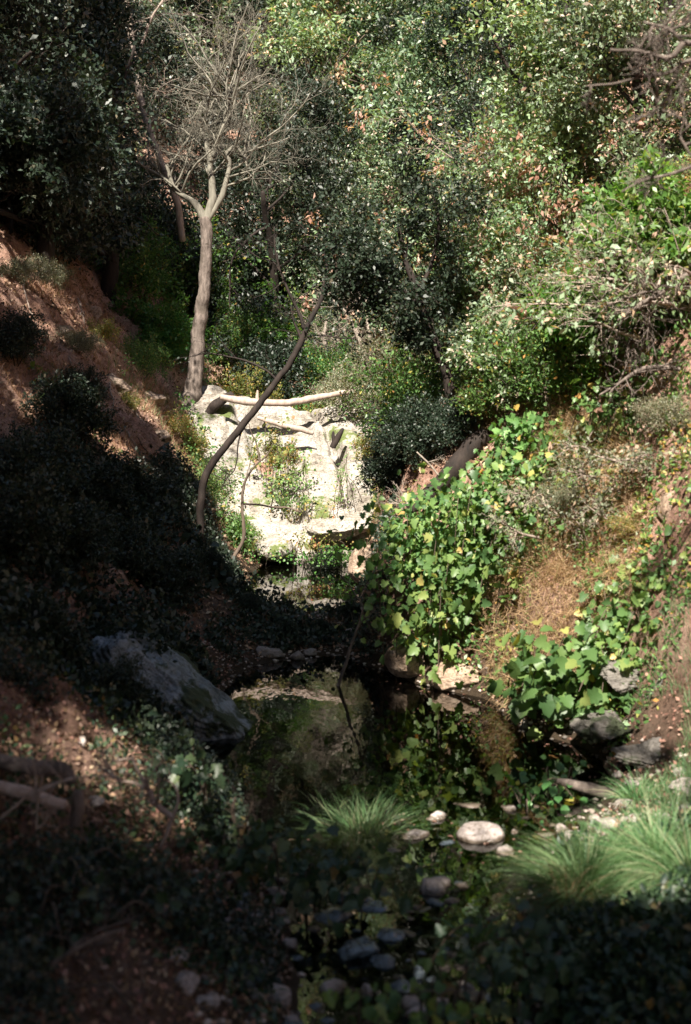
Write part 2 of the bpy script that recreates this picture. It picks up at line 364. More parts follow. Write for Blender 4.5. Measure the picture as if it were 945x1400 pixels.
M['litter'] = leafmat('litter_leaves', [(0, (0.096, 0.055, 0.036)), (0.4, (0.23, 0.13, 0.088)), (0.8, (0.384, 0.24, 0.166)), (1, (0.528, 0.4, 0.291))], .7, .1, .3)
M['grass'] = leafmat('green_grass_blades', [(0, (0.057, 0.129, 0.049)), (0.6, (0.124, 0.239, 0.098)), (0.85, (0.215, 0.299, 0.147)), (1, (0.373, 0.33, 0.22))], .5, .35, .4)
M['straw'] = leafmat('dry_grass_blades', [(0, (0.22, 0.126, 0.072)), (0.5, (0.4, 0.243, 0.153)), (0.85, (0.5, 0.342, 0.225)), (1, (0.16, 0.171, 0.054))], .65, .25, .3)
M['greybark'] = woodmat('grey_bark', (.055,.042,.034), (.23,.185,.16), 22, bump=1.0, spots=(.10,.08,.065))
M['palebark'] = woodmat('bleached_wood', (.20,.16,.13), (.40,.34,.29), 20, bump=.3)
M['pinklog'] = woodmat('fallen_log_wood', (.26,.19,.155), (.46,.37,.32), 18, bump=.4)
M['darkbark'] = woodmat('dark_bark', (.008,.005,.004), (.034,.022,.017), 18)
M['brownbark'] = woodmat('brown_bark', (.06,.042,.03), (.16,.12,.09), 16)
M['twiggrey'] = woodmat('bare_crown_twigs', (.11,.10,.08), (.28,.262,.21), 9, bump=.1)
M['twig'] = woodmat('dead_twig', (.20,.15,.12), (.40,.33,.28), 30, bump=.1)
M['white'] = rockmat('pale_bedrock', (.39,.36,.33), (.27,.24,.205), (.07,.055,.038), 2.6, moss=(.10,.13,.035), mossth=.55, bump=.9)
M['white2'] = rockmat('pale_clean_rock', (.42,.385,.345), (.30,.265,.225), (.12,.09,.065), 2.4)
M['grey'] = rockmat('grey_boulder', (.25,.29,.33), (.14,.165,.185), (.045,.05,.05), 3.5, moss=(.03,.045,.02), mossth=.52)
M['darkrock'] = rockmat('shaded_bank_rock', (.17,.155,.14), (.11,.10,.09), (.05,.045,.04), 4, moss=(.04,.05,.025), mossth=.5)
M['brownrock'] = rockmat('brown_rock', (.42,.32,.25), (.30,.21,.15), (.12,.08,.05), 3, moss=(.10,.11,.04), mossth=.6)
M['cobble'] = rockmat('creek_cobble', (.40,.35,.33), (.31,.265,.245), (.17,.14,.13), 4, bump=.35, wet=True, moss=(.10,.09,.06), mossth=.62)
M['cobdark'] = rockmat('wet_cobble', (.15,.19,.22), (.10,.125,.145), (.03,.036,.04), 5, rough=.25, bump=.3)

# terrain material: reddish soil, litter, damp dark bed; low banks darkened too, shade put into the colour
def terrain_mat():
    m, nt, ns, lk = newmat('hillside_soil')
    tc = ns.new('ShaderNodeTexCoord')
    n1 = ns.new('ShaderNodeTexNoise'); n1.inputs['Scale'].default_value = 1.3; n1.inputs['Detail'].default_value = 10; n1.inputs['Roughness'].default_value = .7
    lk.new(tc.outputs['Object'], n1.inputs[0])
    cr = ramp(ns, [(.3,(.15,.09,.07)),(.42,(.34,.21,.165)),(.56,(.54,.365,.30)),(.72,(.66,.52,.45))]); lk.new(n1.outputs[0], cr.inputs[0])
    n2 = ns.new('ShaderNodeTexNoise'); n2.inputs['Scale'].default_value = 22; n2.inputs['Detail'].default_value = 8; n2.inputs['Roughness'].default_value = .75
    lk.new(tc.outputs['Object'], n2.inputs[0])
    c2 = ramp(ns, [(.35,(.5,.45,.4)),(.62,(1.15,1.1,1.05))]); lk.new(n2.outputs[0], c2.inputs[0])
    mu = ns.new('ShaderNodeMix'); mu.data_type = 'RGBA'; mu.blend_type = 'MULTIPLY'; mu.inputs[0].default_value = 1
    lk.new(cr.outputs[0], mu.inputs[6]); lk.new(c2.outputs[0], mu.inputs[7])
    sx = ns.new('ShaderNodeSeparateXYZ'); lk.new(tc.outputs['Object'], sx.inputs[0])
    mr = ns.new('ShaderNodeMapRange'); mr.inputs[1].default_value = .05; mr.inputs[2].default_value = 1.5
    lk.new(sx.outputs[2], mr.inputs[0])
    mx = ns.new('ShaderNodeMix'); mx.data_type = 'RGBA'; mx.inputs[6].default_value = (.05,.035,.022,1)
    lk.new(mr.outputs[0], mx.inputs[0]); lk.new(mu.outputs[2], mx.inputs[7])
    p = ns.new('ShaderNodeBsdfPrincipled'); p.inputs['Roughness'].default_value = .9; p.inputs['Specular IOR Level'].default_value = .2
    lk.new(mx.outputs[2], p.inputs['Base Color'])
    b = ns.new('ShaderNodeBump'); b.inputs['Strength'].default_value = .9; b.inputs['Distance'].default_value = .06
    lk.new(n2.outputs[0], b.inputs['Height']); lk.new(b.outputs[0], p.inputs['Normal'])
    o = ns.new('ShaderNodeOutputMaterial'); lk.new(p.outputs[0], o.inputs[0])
    return m
M['soil'] = terrain_mat()

def water_mat():
    m, nt, ns, lk = newmat('creek_water')
    tc = ns.new('ShaderNodeTexCoord')
    n = ns.new('ShaderNodeTexNoise'); n.inputs['Scale'].default_value = 5; n.inputs['Detail'].default_value = 3
    mp = ns.new('ShaderNodeMapping'); mp.inputs['Scale'].default_value = (1.4, .5, 1); lk.new(tc.outputs['Object'], mp.inputs[0]); lk.new(mp.outputs[0], n.inputs[0])
    b = ns.new('ShaderNodeBump'); b.inputs['Strength'].default_value = .07; b.inputs['Distance'].default_value = .03
    lk.new(n.outputs[0], b.inputs['Height'])
    gl = ns.new('ShaderNodeBsdfGlossy'); gl.inputs['Roughness'].default_value = .012; lk.new(b.outputs[0], gl.inputs['Normal'])
    gl.inputs['Color'].default_value = (1, 1, 1, 1)
    tr = ns.new('ShaderNodeBsdfTransparent'); tr.inputs[0].default_value = (.30,.30,.21,1)
    fr = ns.new('ShaderNodeFresnel'); fr.inputs[0].default_value = 1.6; lk.new(b.outputs[0], fr.inputs['Normal'])
    mx = ns.new('ShaderNodeMixShader'); lk.new(fr.outputs[0], mx.inputs[0]); lk.new(tr.outputs[0], mx.inputs[1]); lk.new(gl.outputs[0], mx.inputs[2])
    o = ns.new('ShaderNodeOutputMaterial'); lk.new(mx.outputs[0], o.inputs[0])
    return m
M['water'] = water_mat()

# ------------------------------------------------------------------ ground sheet and water
def axis(lo, hi, a, b, st, gr=1.12):
    v = list(np.arange(a, b+1e-6, st)); s = st; x = b
    while x < hi: s *= gr; x += s; v.append(x)
    s = st; x = a; w = []
    while x > lo: s *= gr; x -= s; w.append(x)
    return np.array(w[::-1]+v)
gx = axis(-380, 380, -5.5, 5.5, .05, 1.07); gy = axis(-60, 320, 4, 26, .055, 1.06)
X, Y = np.meshgrid(gx, gy)
Z = height(X.ravel(), Y.ravel())
nx, ny = len(gx), len(gy)
i = (np.arange(ny-1)[:, None]*nx+np.arange(nx-1)[None, :]).ravel()
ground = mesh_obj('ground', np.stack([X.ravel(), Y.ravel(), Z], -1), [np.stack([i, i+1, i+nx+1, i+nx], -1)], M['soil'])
tag(ground, kind='structure')
wx = np.array([-3.2, 3.6]); wy = np.array([-60, 20.0])
water = mesh_obj('water', np.array([[-3.2,-60,0],[3.6,-60,0],[3.6,20,0],[-3.2,20,0]]), [np.array([[0,1,2,3]])], M['water'])
tag(water, kind='structure')

# ------------------------------------------------------------------ rocks
_ico = {}
def ico(n):
    if n not in _ico:
        bm = bmesh.new(); bmesh.ops.create_icosphere(bm, subdivisions=n, radius=1)
        v = np.array([x.co[:] for x in bm.verts]); f = np.array([[q.index for q in p.verts] for p in bm.faces])
        bm.free(); _ico[n] = (unit(v), f)
    return _ico[n]
def rock_obj(name, seed, size, sub=5, cuts=14, cutlo=.62, rough=.06, mat=None, parent=None, extra=None, strat=0):
    r = np.random.default_rng(seed); D, f = ico(sub)
    R = np.ones(len(D))
    N = unit(r.normal(size=(cuts, 3))); dd = cutlo+(1-cutlo)*r.random(cuts)
    if extra:
        N = np.vstack([N, unit(np.array([e[:3] for e in extra], float))]); dd = np.concatenate([dd, [e[3] for e in extra]])
    for nv, d in zip(N, dd):
        c = D@nv
        R = np.where(c > 1e-3, np.minimum(R, d/np.maximum(c, 1e-3)), R)
    P = D*R[:, None]
    sz = np.array(size)/np.mean(size); q = P*sz+seed*3.1; D = unit(D/sz)*1.0
    P = P+D*(rough*fbm(q*2.2, 5, seed)[:, None]+rough*.6*np.abs(fbm(q*5, 3, seed+9))[:, None])
    if strat:
        a = unit(np.array([.25, -.35, .9])); s = (P@a)*7+1.5*fbm(q*1.3, 2, seed+4)
        P = P+D*(strat*(np.abs((s % 1)-.5)*2-.5))[:, None]*.5
    return mesh_obj(name, P*np.array(size), [f], mat, parent)
def rock(px, py, Yd, w, h, dep, seed, mat, label, cat='rock', group=None, sub=5, rz=0, name='rock', **k):
    """w,h in photo pixels at distance Yd"""
    c = at(px, py, Yd)
    o = rock_obj(name, seed, (w/F*Yd/2*1.12, dep, h/F*Yd/2*1.12), sub, mat=mat, **k)
    o.location = c; o.rotation_euler = (0, 0, rz)
    return tag(o, label, cat, group)

G = 'pale bedrock of the lit outcrop'
def sstep(a, b, x):
    t = np.clip((x-a)/(b-a), 0, 1); return t*t*(3-2*t)
def outcrop():
    """one continuous sloping bedrock face, worked into ledges that step down to the right"""
    xs = np.linspace(-3.05, .85, 300); ys = np.linspace(19.25, 23.0, 300); X, Y = np.meshgrid(xs, ys)
    p = np.stack([X, Y, 0*X], -1)
    w1 = fbm(p*.8, 3, 301); Yw = Y+.22*w1
    z = np.interp(Yw, [19.25, 19.5, 19.75, 20.2, 20.8, 21.5, 22.1, 23.0], [-.5, .1, .38, .78, 1.3, 1.95, 2.3, 2.15])
    z += .45*sstep(-1.7, -2.7, X)*sstep(19.6, 20.6, Y)+.22*sstep(-.9, -.2, X)*sstep(20.2, 21.2, Y)
    z += .18*np.exp(-((X+1.9)/.55)**2)*sstep(19.9, 20.6, Y)
    xc = -1.25+(21-Y)*.55
    z -= .30*np.exp(-((X-xc)/.17)**2)*sstep(19.8, 20.4, Y)
    z -= .22*np.exp(-((X-(-.15+(21-Y)*.35))/.09)**2)*sstep(20.1, 20.6, Y)
    # ledges
    for per, rot, am, sd in ((.62, .38, .75, 310), (.27, .22, .45, 320)):
        s_ = (z+rot*X)/per+.35*fbm(p*1.6, 3, sd); f = s_-np.floor(s_); st = np.floor(s_)+sstep(.55, 1.0, f)
        z = z*(1-am*.6)+am*.6*((st*per-rot*X)-(.0 if per > .5 else .03))
    z += .035*fbm(p*3.2, 4, 330, .6)-.05*np.clip(1-np.abs(fbm(p*np.array([1.3, 2.6, 1])+3, 3, 340))*9, 0, 1)
    e = np.minimum(np.minimum(X+3.05, .85-X), 23.0-Y); z -= 1.6*(1-sstep(0, .35, e+.12*w1))
    n = 300; i_ = (np.arange(n-1)[:, None]*n+np.arange(n-1)[None, :]).ravel()
    V = np.stack([X.ravel(), Y.ravel(), z.ravel()], -1)
    # closed underneath
    rim = np.concatenate([np.arange(n), n*np.arange(1, n)+n-1, n*n-1-np.arange(1, n), n*np.arange(n-2, 0, -1)])
    B = V[rim].copy(); B[:, 2] = -1.2; m = len(rim); k = np.arange(m)
    V2 = np.vstack([V, B]); sk = np.stack([rim[k], k+n*n, (k+1) % m+n*n, rim[(k+1) % m]], -1)
    o = mesh_obj('rock_outcrop', V2, [np.stack([i_, i_+1, i_+n+1, i_+n], -1), sk, (n*n+np.arange(m))[None, ::-1]], M['white'])
    return tag(o, 'wide pale bedrock outcrop stepping down through ledges to the far pool', 'rock outcrop')
outcrop()
rock(466, 722, 19.5, 84, 34, .4, 33, M['white2'], 'smooth bright white boulder at the foot of the outcrop', 'boulder', None, 6, name='boulder', cutlo=.5, cuts=16, rough=.09, strat=.03, rz=.1)
rock(372, 752, 19.45, 60, 30, .3, 36, M['white'], 'small flat pale rock on the grassy edge of the far pool', 'boulder', None, 5, name='boulder')
rock(500, 772, 17.6, 44, 50, .4, 44, M['brownrock'], 'dark brown rock at the pool edge under the vine bank', 'boulder', None, 5, name='boulder')
rock(232, 950, 10.6, 225, 112, .75, 53, M['grey'], 'large wedge shaped grey boulder in shade sloping into the near pool', 'boulder', None, 7, name='boulder', cuts=9, cutlo=.7, extra=[(.15,-.3,.9,.5),(0,-.9,.35,.6)], rough=.09, strat=.04).rotation_euler = (-.1, .6, .15)
rock(592, 690, 13.8, 44, 46, .25, 57, M['brownrock'], 'small reddish rock sitting among vines at the end of the dark log', 'boulder', None, 5, name='boulder')
rock(934, 705, 10.6, 60, 70, .3, 58, M['brownrock'], 'pale rock poking from the dry right slope at the picture edge', 'boulder', None, 5, name='boulder')
rock(650, 925, 12.0, 110, 55, .4, 59, M['brownrock'], 'orange brown rock shelf under the hollow in the right bank', 'boulder', None, 6, name='boulder')
rock(560, 900, 12.4, 60, 50, .3, 60, M['brownrock'], 'pinkish rock at the waterline below the vines', 'boulder', None, 5, name='boulder')
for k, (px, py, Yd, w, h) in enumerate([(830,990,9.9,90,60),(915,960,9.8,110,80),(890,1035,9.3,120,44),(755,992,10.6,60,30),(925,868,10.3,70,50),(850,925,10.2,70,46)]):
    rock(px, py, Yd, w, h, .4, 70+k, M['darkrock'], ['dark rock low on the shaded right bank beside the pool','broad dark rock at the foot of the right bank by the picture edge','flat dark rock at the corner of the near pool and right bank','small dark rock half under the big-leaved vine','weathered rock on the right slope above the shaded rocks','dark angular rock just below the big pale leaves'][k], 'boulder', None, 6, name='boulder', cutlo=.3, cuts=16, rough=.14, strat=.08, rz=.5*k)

# cobbles lying in and beside the creek
cob = [(657,1138,60,36,'largest round pale cobble with its mirror image in the shallow water',0),
 (563,1142,48,20,'flat speckled cobble left of the big round pale cobble',0),(597,1116,40,20,'pinkish cobble at the water edge behind the grass tuft',0),
 (642,1100,44,13,'thin flat slab of stone behind the big round cobble',0),(538,1164,22,15,'small pink cobble below the green grass tuft',0),
 (614,1156,32,14,'dull brown cobble just left of the big round cobble',1),(768,1134,26,22,'upright pale cobble among gravel right of the pool',0),
 (748,1142,30,16,'grey pink cobble beside the upright pale cobble',0),(795,1140,22,14,'small pale cobble before the right grass tufts',0),
 (832,1126,44,22,'wide tan cobble behind the right grass tufts',0),(865,1118,28,12,'low tan cobble at the back of the gravel bar',0),
 (815,1118,18,12,'tiny cobble at the back of the gravel bar',0),(845,1058,16,12,'single pale cobble near the right log',0),
 (635,1352,36,22,'smooth whitish cobble at the bottom of the picture',0),(668,1355,22,15,'small whitish cobble beside the smooth bottom one',0),
 (568,1382,44,28,'whitish cobble at the bottom edge with leaves around it',0),(632,1392,36,22,'pinkish cobble cut by the bottom edge',0),
 (600,1380,26,24,'rounded grey cobble between the bottom edge cobbles',0),(480,1226,60,24,'wet blue grey slab in the riffle',1),(455,1252,55,26,'dark wet cobble at the left of the riffle',1),
 (510,1240,44,22,'blue grey wet cobble in the middle of the riffle',1),(490,1296,60,40,'big dark wet stone in the deep shade',1),(530,1278,46,26,'dark wet stone above the big shaded stone',1),
 (592,1253,40,12,'thin tan stone lying past the riffle',0),(430,1228,40,14,'flat pale stone at the left end of the riffle',0),
 (242,1306,30,22,'pale stone on the left bank litter',0),(255,1340,36,40,'upright grey stone on the left bank litter',0),
 (305,1262,34,16,'tan stone beside the creeping leaves on the left bank',0),(283,1367,40,30,'grey stone near the bottom of the left bank',0),
 (113,1012,14,20,'small white upright stone on the dark left bank',0),(130,1095,26,16,'pale stone beside the left log',0),
 (645,1258,24,12,'tan pebble on the shaded gravel',0),(683,1262,20,12,'pale pebble on the shaded gravel',0),(708,1268,16,18,'upright grey pebble on the shaded gravel',1),
 (573,1332,26,30,'greenish wet stone in the dark stream',1),(545,1350,28,20,'wet stone lower in the dark stream',1),
 (505,1150,24,10,'dark flat pebble touching the green grass tuft',1),(702,1140,14,16,'small pale pebble right of the big round cobble',0),
 (933,1072,40,20,'reddish cobble at the right picture edge',0)]
for k, (px, py, w, h, lab, wet) in enumerate(cob):
    # find the distance where the ground is at that pixel
    ys = np.linspace(4.6, 11.5, 300); cx = (px-472.5)/F*ys; zz = np.maximum(height(cx, ys), -.03); zc = HCAM-(py+h*.35-500)/F*ys
    hit = np.where(zc <= zz)[0]; Yd = ys[hit[0]] if len(hit) else 8
    r = np.random.default_rng(300+k)
    s = w/F*Yd/2
    rr = 0.035 if r.random() < .6 else .07
    o = rock_obj('cobble', 200+k, (s*1.08, s*(.7+.3*r.random()), max(h/F*Yd/2, s*.3)*.95), 4, cuts=11, cutlo=.5 if k else .78, rough=rr+.05 if k else .07, mat=M['cobdark'] if wet else M['cobble'])
    p = at(px, py+h*.12, Yd); o.location = p; o.rotation_euler = (.15*r.normal(), .15*r.normal(), r.normal()*.3 if k else 0)
    tag(o, lab, 'cobble', 'cobbles in and beside the creek')
# many more small stones sharing a few shapes
proto = []
for k in range(6):
    o = rock_obj('creek_stone', 400+k, (1, .8+.1*(k % 3), .55+.08*(k % 2)), 4, cuts=12, cutlo=.52, rough=.1, mat=[M['cobble'], M['cobdark'], M['cobble']][k % 3])
    proto.append(o)
r = np.random.default_rng(77); used = 0; sp = []
zones = [(-.6,.9,4.9,7.6,110),(.3,2.4,7.9,9.0,45),(-1.6,-.5,5.2,8.0,10),(-.9,1.3,12.9,15.2,26)]
for (x0,x1,y0,y1,n) in zones:
    for q in range(n): sp.append((x0+(x1-x0)*r.random(), y0+(y1-y0)*r.random()))
stone_lab = ['small stone scattered in the shaded stream bed', 'small stone on the sunlit gravel bar beside the pool', 'small stone on the left bank litter', 'small stone on the dark bar between the two pools']
ii = 0
for zi, (x0,x1,y0,y1,n) in enumerate(zones):
    for q in range(n):
        x, y = sp[ii]; ii += 1
        z = gz(x, y); s = float(np.clip((.024 if zi != 0 else .034)+.03*r.random()**2*2, .02, .1))*(1.8 if zi == 3 else 1)
        if z < -.12 or z > .5: continue
        src = proto[int(r.integers(6))] if zi in (0, 3) else proto[[0, 2, 3, 5][int(r.integers(4))]]
        o = src if used < 0 else src.copy()
        C.objects.link(o) if o.name not in C.objects else None
        o.location = (x, y, max(z, -.02)+s*.15); o.scale = (s,)*3; o.rotation_euler = (r.normal()*.2, r.normal()*.2, r.random()*6.28)
        tag(o, stone_lab[zi], 'stone', ['stones in the stream bed','stones on the gravel bar','stones on the left bank','stones between the pools'][zi]); used += 1
for o in proto: bpy.data.objects.remove(o)

# ------------------------------------------------------------------ hand-set sunlit and shaded areas that decide which crown clumps stay
def project(Pw):
    Yd = np.maximum(Pw[:, 1], .01)
    return 472.5+Pw[:, 0]/Yd*F, 500-(Pw[:, 2]-HCAM)/Yd*F
def ell(px, py, cx, cy, rx, ry): return ((px-cx)/rx)**2+((py-cy)/ry)**2 < 1
def lit_mask(Pw, r):
    px, py = project(Pw); Yd = Pw[:, 1]
    wob = fbm(Pw*np.array([1.7, 1.7, 1.7]), 3, 77); px = px+34*wob; py = py+34*fbm(Pw*1.7, 3, 78)
    lit = Yd > 18.6
    lit |= (Yd > 15.7) & (Pw[:, 0] > -2.1)                                    # far pool
    right = (Yd > 9.2) & (Yd < 18.6) & (Pw[:, 0] > .3) & (py < 965-(px-690).clip(0)*.5) & (px > 520)
    lit |= right
    lit &= ~((Yd > 13.6) & (Yd < 18.5) & (px > 486) & (px < 566) & (py > 590) & (py < 830))
    for e in ((515,1080,100,110),(660,1120,115,60),(770,1115,140,55),(815,1165,120,105),(925,1165,110,110),(630,1175,80,14),(150,1065,70,50),(50,1050,75,50),
              (240,1100,95,88),(290,1165,110,52),(640,1262,30,6),(205,1325,90,65),(640,1350,20,8)):
        lit |= (Yd < 9.2) & ell(px, py, e[0], e[1], e[2]+(50 if e[0] > 400 else 22), e[3]+(22 if e[0] > 400 else 10))
    for e in ((870,1290,70,26),(560,1372,60,22),(750,1362,60,20),(480,1238,70,18),(330,1250,50,18),(120,1200,70,24),(640,1352,50,20)): lit |= (Yd < 8) & ell(px, py, *e)
    lit &= ~(ell(px, py, 592, 655, 48, 62) & (Yd > 12.3) & (Yd < 16))
    lit &= ~(ell(px, py, 705, 855, 34, 70) & (Yd > 9.5) & (Yd < 14))
    # broken light on the red slope
    sl = (Yd > 13.5) & (Yd < 22.5) & (px < 235)
    w_ = 34*fbm(np.stack([px*.012, py*.012, 0*px], -1), 3, 6)
    a_ = (py > 280+w_) & (py < 466+w_+.1*px); b_ = (py > 488+w_+.08*px) & (py < 600+w_+.25*px); c_ = (px > 170) & (py > 480) & (py < 700)
    lit = np.where(sl, a_ | b_ | c_, lit)
    return lit
def HB(x, y): return H0(np.atleast_1d(x), np.atleast_1d(y))
_t = np.linspace(.3, 30, 90)
def shade_hit(p):
    """where the shadow of a point falls on the ground"""
    pth = p[None]-TOSUN[None]*_t[:, None]; k = np.where(pth[:, 2] < HB(pth[:, 0], pth[:, 1]))[0]
    return pth[k[0]] if len(k) else pth[-1]
def blocks_tree(p):
    """does this point shade the bare grey tree?"""
    q = p[None]-TOSUN[None]*_t[:, None]; c = np.array([-2.35, 22.0])
    h = np.hypot(q[:, 0]-c[0], q[:, 1]-c[1])
    return bool(np.any(((h < 1.0) & (q[:, 2] < 8.2) & (q[:, 2] > 5.2)) | ((h < .4) & (q[:, 2] < 5.4) & (q[:, 2] > 2.4))))
def in_oaks(p):
    """does the light passing this point run into the dark oaks of the upper left?"""
    k = (20.0-p[1])/-TOSUN[1]; q = p-TOSUN*k
    px, py = project(q[None]); return bool(px[0] < 235 and py[0] < 345-max(px[0]-30, 0)*.45 and q[2] > float(H0(q[:1], np.array([20.]))[0]) and k > 0)
def blocks_light(p): return bool(lit_mask(shade_hit(np.asarray(p, float))[None], None)[0])

# ------------------------------------------------------------------ tree kinds
def canopy_params(**k):
    P = dict(levels=3, n=[6, 6, 6], seg=[.35, .25, .15, .12], wob=[.10, .16, .2, .22], trop=[.02, .03, .0, -.01],
             tap=[.4, .3, .3, .4], t0=[.35, .25, .15], ang=[.9, .8, .75], ls=[.75, .6, .5], rs=[.5, .5, .45])
    P.update(k); return P

def make_tree(name, seed, Ht, r0, P, leafm, barkm, per, spread, size, asp=.5, up=.5, droop=.1, lean=(0,0,1), shape=DIAMOND, deadfrac=0):
    rng = np.random.default_rng(seed)
    root = empty(name)
    out = []; grow(rng, (0,0,-.3), lean, Ht, r0, 0, P, out)
    tb = Tubes(); wood_and_tips([o for o in out if o[2] == 0], 0, tb); tb.build('trunk', barkm, root)
    tb = Tubes(); wood_and_tips([o for o in out if o[2] > 0], 0, tb); tb.build('branches', barkm, root)
    lv = Leaves(rng); foliage(lv, out, P['levels'], per, spread, size, asp, up, droop)
    lv.build('crown', leafm, root, shape)
    if deadfrac:
        tw = [o for o in out if o[2] == P['levels']]
        lv = Leaves(rng); pick = [tw[j] for j in rng.choice(len(tw), int(len(tw)*deadfrac), replace=False)]
        foliage(lv, pick, P['levels'], per*.9, spread*.8, size*1.25, .5, .2, .8); lv.build('dead_leaves', M['dead'], root, shape)
    return root

def make_shrub(name, seed, Ht, nst, leafm, barkm, per, spread, size, asp=.5, up=.6, droop=0, spreadang=.9, shape=DIAMOND, levels=2, n=(7, 6)):
    rng = np.random.default_rng(seed); root = empty(name); out = []
    P = canopy_params(levels=levels, n=list(n), seg=[.2, .12, .1], wob=[.14, .2, .25], trop=[.03, .02, 0], tap=[.3, .3, .4], t0=[.2, .15, .1], ang=[.8, .8], ls=[.6, .5], rs=[.5, .5])
    for k in range(nst):
        a = rng.random()*6.28; s = spreadang*rng.random()
        d = (math.cos(a)*math.sin(s), math.sin(a)*math.sin(s), math.cos(s))
        grow(rng, (.08*math.cos(a), .08*math.sin(a), -.1), d, Ht*(.6+.5*rng.random()), .012*Ht+.004, 0, P, out)
    tb = Tubes(); wood_and_tips(out, 0, tb, (5, 4, 3)); tb.build('stems', barkm, root)
    lv = Leaves(rng); foliage(lv, out, levels, per, spread, size, asp, up, droop); lv.build('foliage', leafm, root, shape)
    return root

oakP = canopy_params()
T = {}
T['oak1'] = make_tree('oak_tree', 1, 4.6, .16, oakP, M['oak'], M['darkbark'], 80, .15, .105, .5)
T['oak2'] = make_tree('oak_tree', 2, 4.2, .14, canopy_params(n=[7,6,6], ang=[1.1,.8,.7]), M['oak'], M['darkbark'], 75, .15, .105, .5)
T['bay1'] = make_tree('bay_tree', 3, 5.0, .13, canopy_params(n=[7,6,5], t0=[.2,.2,.15], ls=[.6,.6,.5]), M['bay'], M['brownbark'], 80, .14, .12, .36, droop=.4, deadfrac=.04)
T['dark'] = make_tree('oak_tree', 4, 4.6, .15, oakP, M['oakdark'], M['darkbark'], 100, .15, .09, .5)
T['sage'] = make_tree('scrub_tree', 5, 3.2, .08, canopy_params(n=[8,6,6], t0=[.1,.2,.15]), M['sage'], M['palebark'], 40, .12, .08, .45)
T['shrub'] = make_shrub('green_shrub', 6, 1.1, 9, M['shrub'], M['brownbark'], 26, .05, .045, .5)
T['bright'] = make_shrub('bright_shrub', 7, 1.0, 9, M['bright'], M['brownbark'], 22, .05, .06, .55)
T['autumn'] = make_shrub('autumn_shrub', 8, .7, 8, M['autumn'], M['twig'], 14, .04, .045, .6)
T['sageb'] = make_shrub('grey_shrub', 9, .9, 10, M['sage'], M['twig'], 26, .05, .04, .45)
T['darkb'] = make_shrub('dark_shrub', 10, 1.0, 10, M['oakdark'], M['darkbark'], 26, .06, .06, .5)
first = set()
def place(kind, x, y, sc, label, cat, group, rz=None, dz=0, z=None, tilt=(0,0)):
    root = T[kind]
    loc = (x, y, (gz(x, y) if z is None else z)+dz)
    rz = RNG.random()*6.28 if rz is None else rz
    if kind in first: return dup(root, loc, rz, sc, label, cat, group, tilt)
    first.add(kind)
    root.location = [float(v) for v in loc]; root.rotation_euler = (tilt[0], tilt[1], rz); root.scale = (sc,)*3 if not hasattr(sc, '__len__') else sc
    return tag(root, label, cat, group)
def px_place(kind, px, py, Yd, sc, label, cat='shrub', group=None, **k):
    """foot of the plant seen at this pixel when it stands at distance Yd: the ground decides its height"""
    x = (px-472.5)/F*Yd
    return place(kind, x, Yd, sc, label, cat, group, **k)

# hillside woods behind the outcrop: (px, distance, kind, scale)
woods = [
 (30,30,'dark',1.1),(110,33,'oak1',1.2),(60,40,'oak2',1.5),(150,28,'dark',.9),(210,36,'sage',1.6),(300,40,'bay1',1.3),(255,45,'sage',2.0),(170,50,'oak1',1.6),
 (385,29,'dark',1.0),(352,34,'dark',1.2),(410,36,'dark',1.2),(330,50,'sage',2.0),(420,44,'oak2',1.6),
 (455,28,'oak1',.72),(500,31,'bay1',1.0),(470,36,'bay1',1.25),(540,34,'oak1',1.2),(590,29,'oak2',1.0),(560,40,'bay1',1.5),(640,37,'bay1',1.4),(510,46,'oak1',1.7),
 (610,48,'bay1',1.8),(690,31,'oak1',1.1),(720,40,'bay1',1.4),(700,50,'oak2',1.7),(760,33,'bay1',1.1),(820,36,'oak1',1.1),(880,40,'oak1',1.2),(930,32,'bay1',1.1),
 (900,52,'dark',1.5),(440,58,'oak1',2.0),(540,60,'bay1',2.1),(640,62,'oak2',2.0),(340,62,'oak1',2.0),(240,60,'bay1',2.0),(130,64,'oak2',2.1),(30,56,'oak1',2.0),
 (610,24,'dark',.62),(385,26,'dark',.85),(545,28,'dark',.75),(585,33,'dark',1.0),(480,26.5,'dark',.5),(655,24,'dark',.6),(700,27,'dark',.85),(880,26,'dark',.9),(930,24,'dark',.8),(830,28,'dark',.8),(545,25,'oak1',.55),  # dark ones stand in for hillside shade, darkness in their leaf colour
]
woodname = {'oak1':'grey green oak','oak2':'round oak','bay1':'lit bay tree with orange leaf tufts','dark':'dark oak','sage':'pale scrubby tree'}
for k, (px, Yd, kind, sc) in enumerate(woods):
    x = (px-472.5)/F*Yd
    place(kind, x, Yd, sc*.92, woodname[kind]+' among the hillside woods above the creek', 'tree', 'trees of the hillside woods ('+woodname[kind]+')')

# the grey bare tree (hero)
def P3(l, Yd): return [tuple(at(a, b, Yd+(c[2] if len(c) > 2 else 0)))+(c[0]/2/F*Yd,) for (a, b, *c) in l]
def limb(tb, l, k=8, rough=.1, n=5):
    q = smooth_path(l, n+2); w_ = np.sin(np.linspace(0, np.pi, len(q)))[:, None]**.5
    o_ = np.stack([fbm(q[:, :3]*6+v, 2, 50) for v in (0, 9.3, 21.7)], -1); q[:, :3] += o_*w_*(q[:, 3:4]*.09+.007)
    q[:, 3] *= 1+.07*fbm(q[:, :3]*5, 2, 60)
    tb.add(q[:, :3], np.maximum(q[:, 3], .002), k, rough and max(rough, .11))
    return q
def rel(root, q):
    q = np.array(q, float).copy(); q[:, :3] -= np.array(root.location); return q

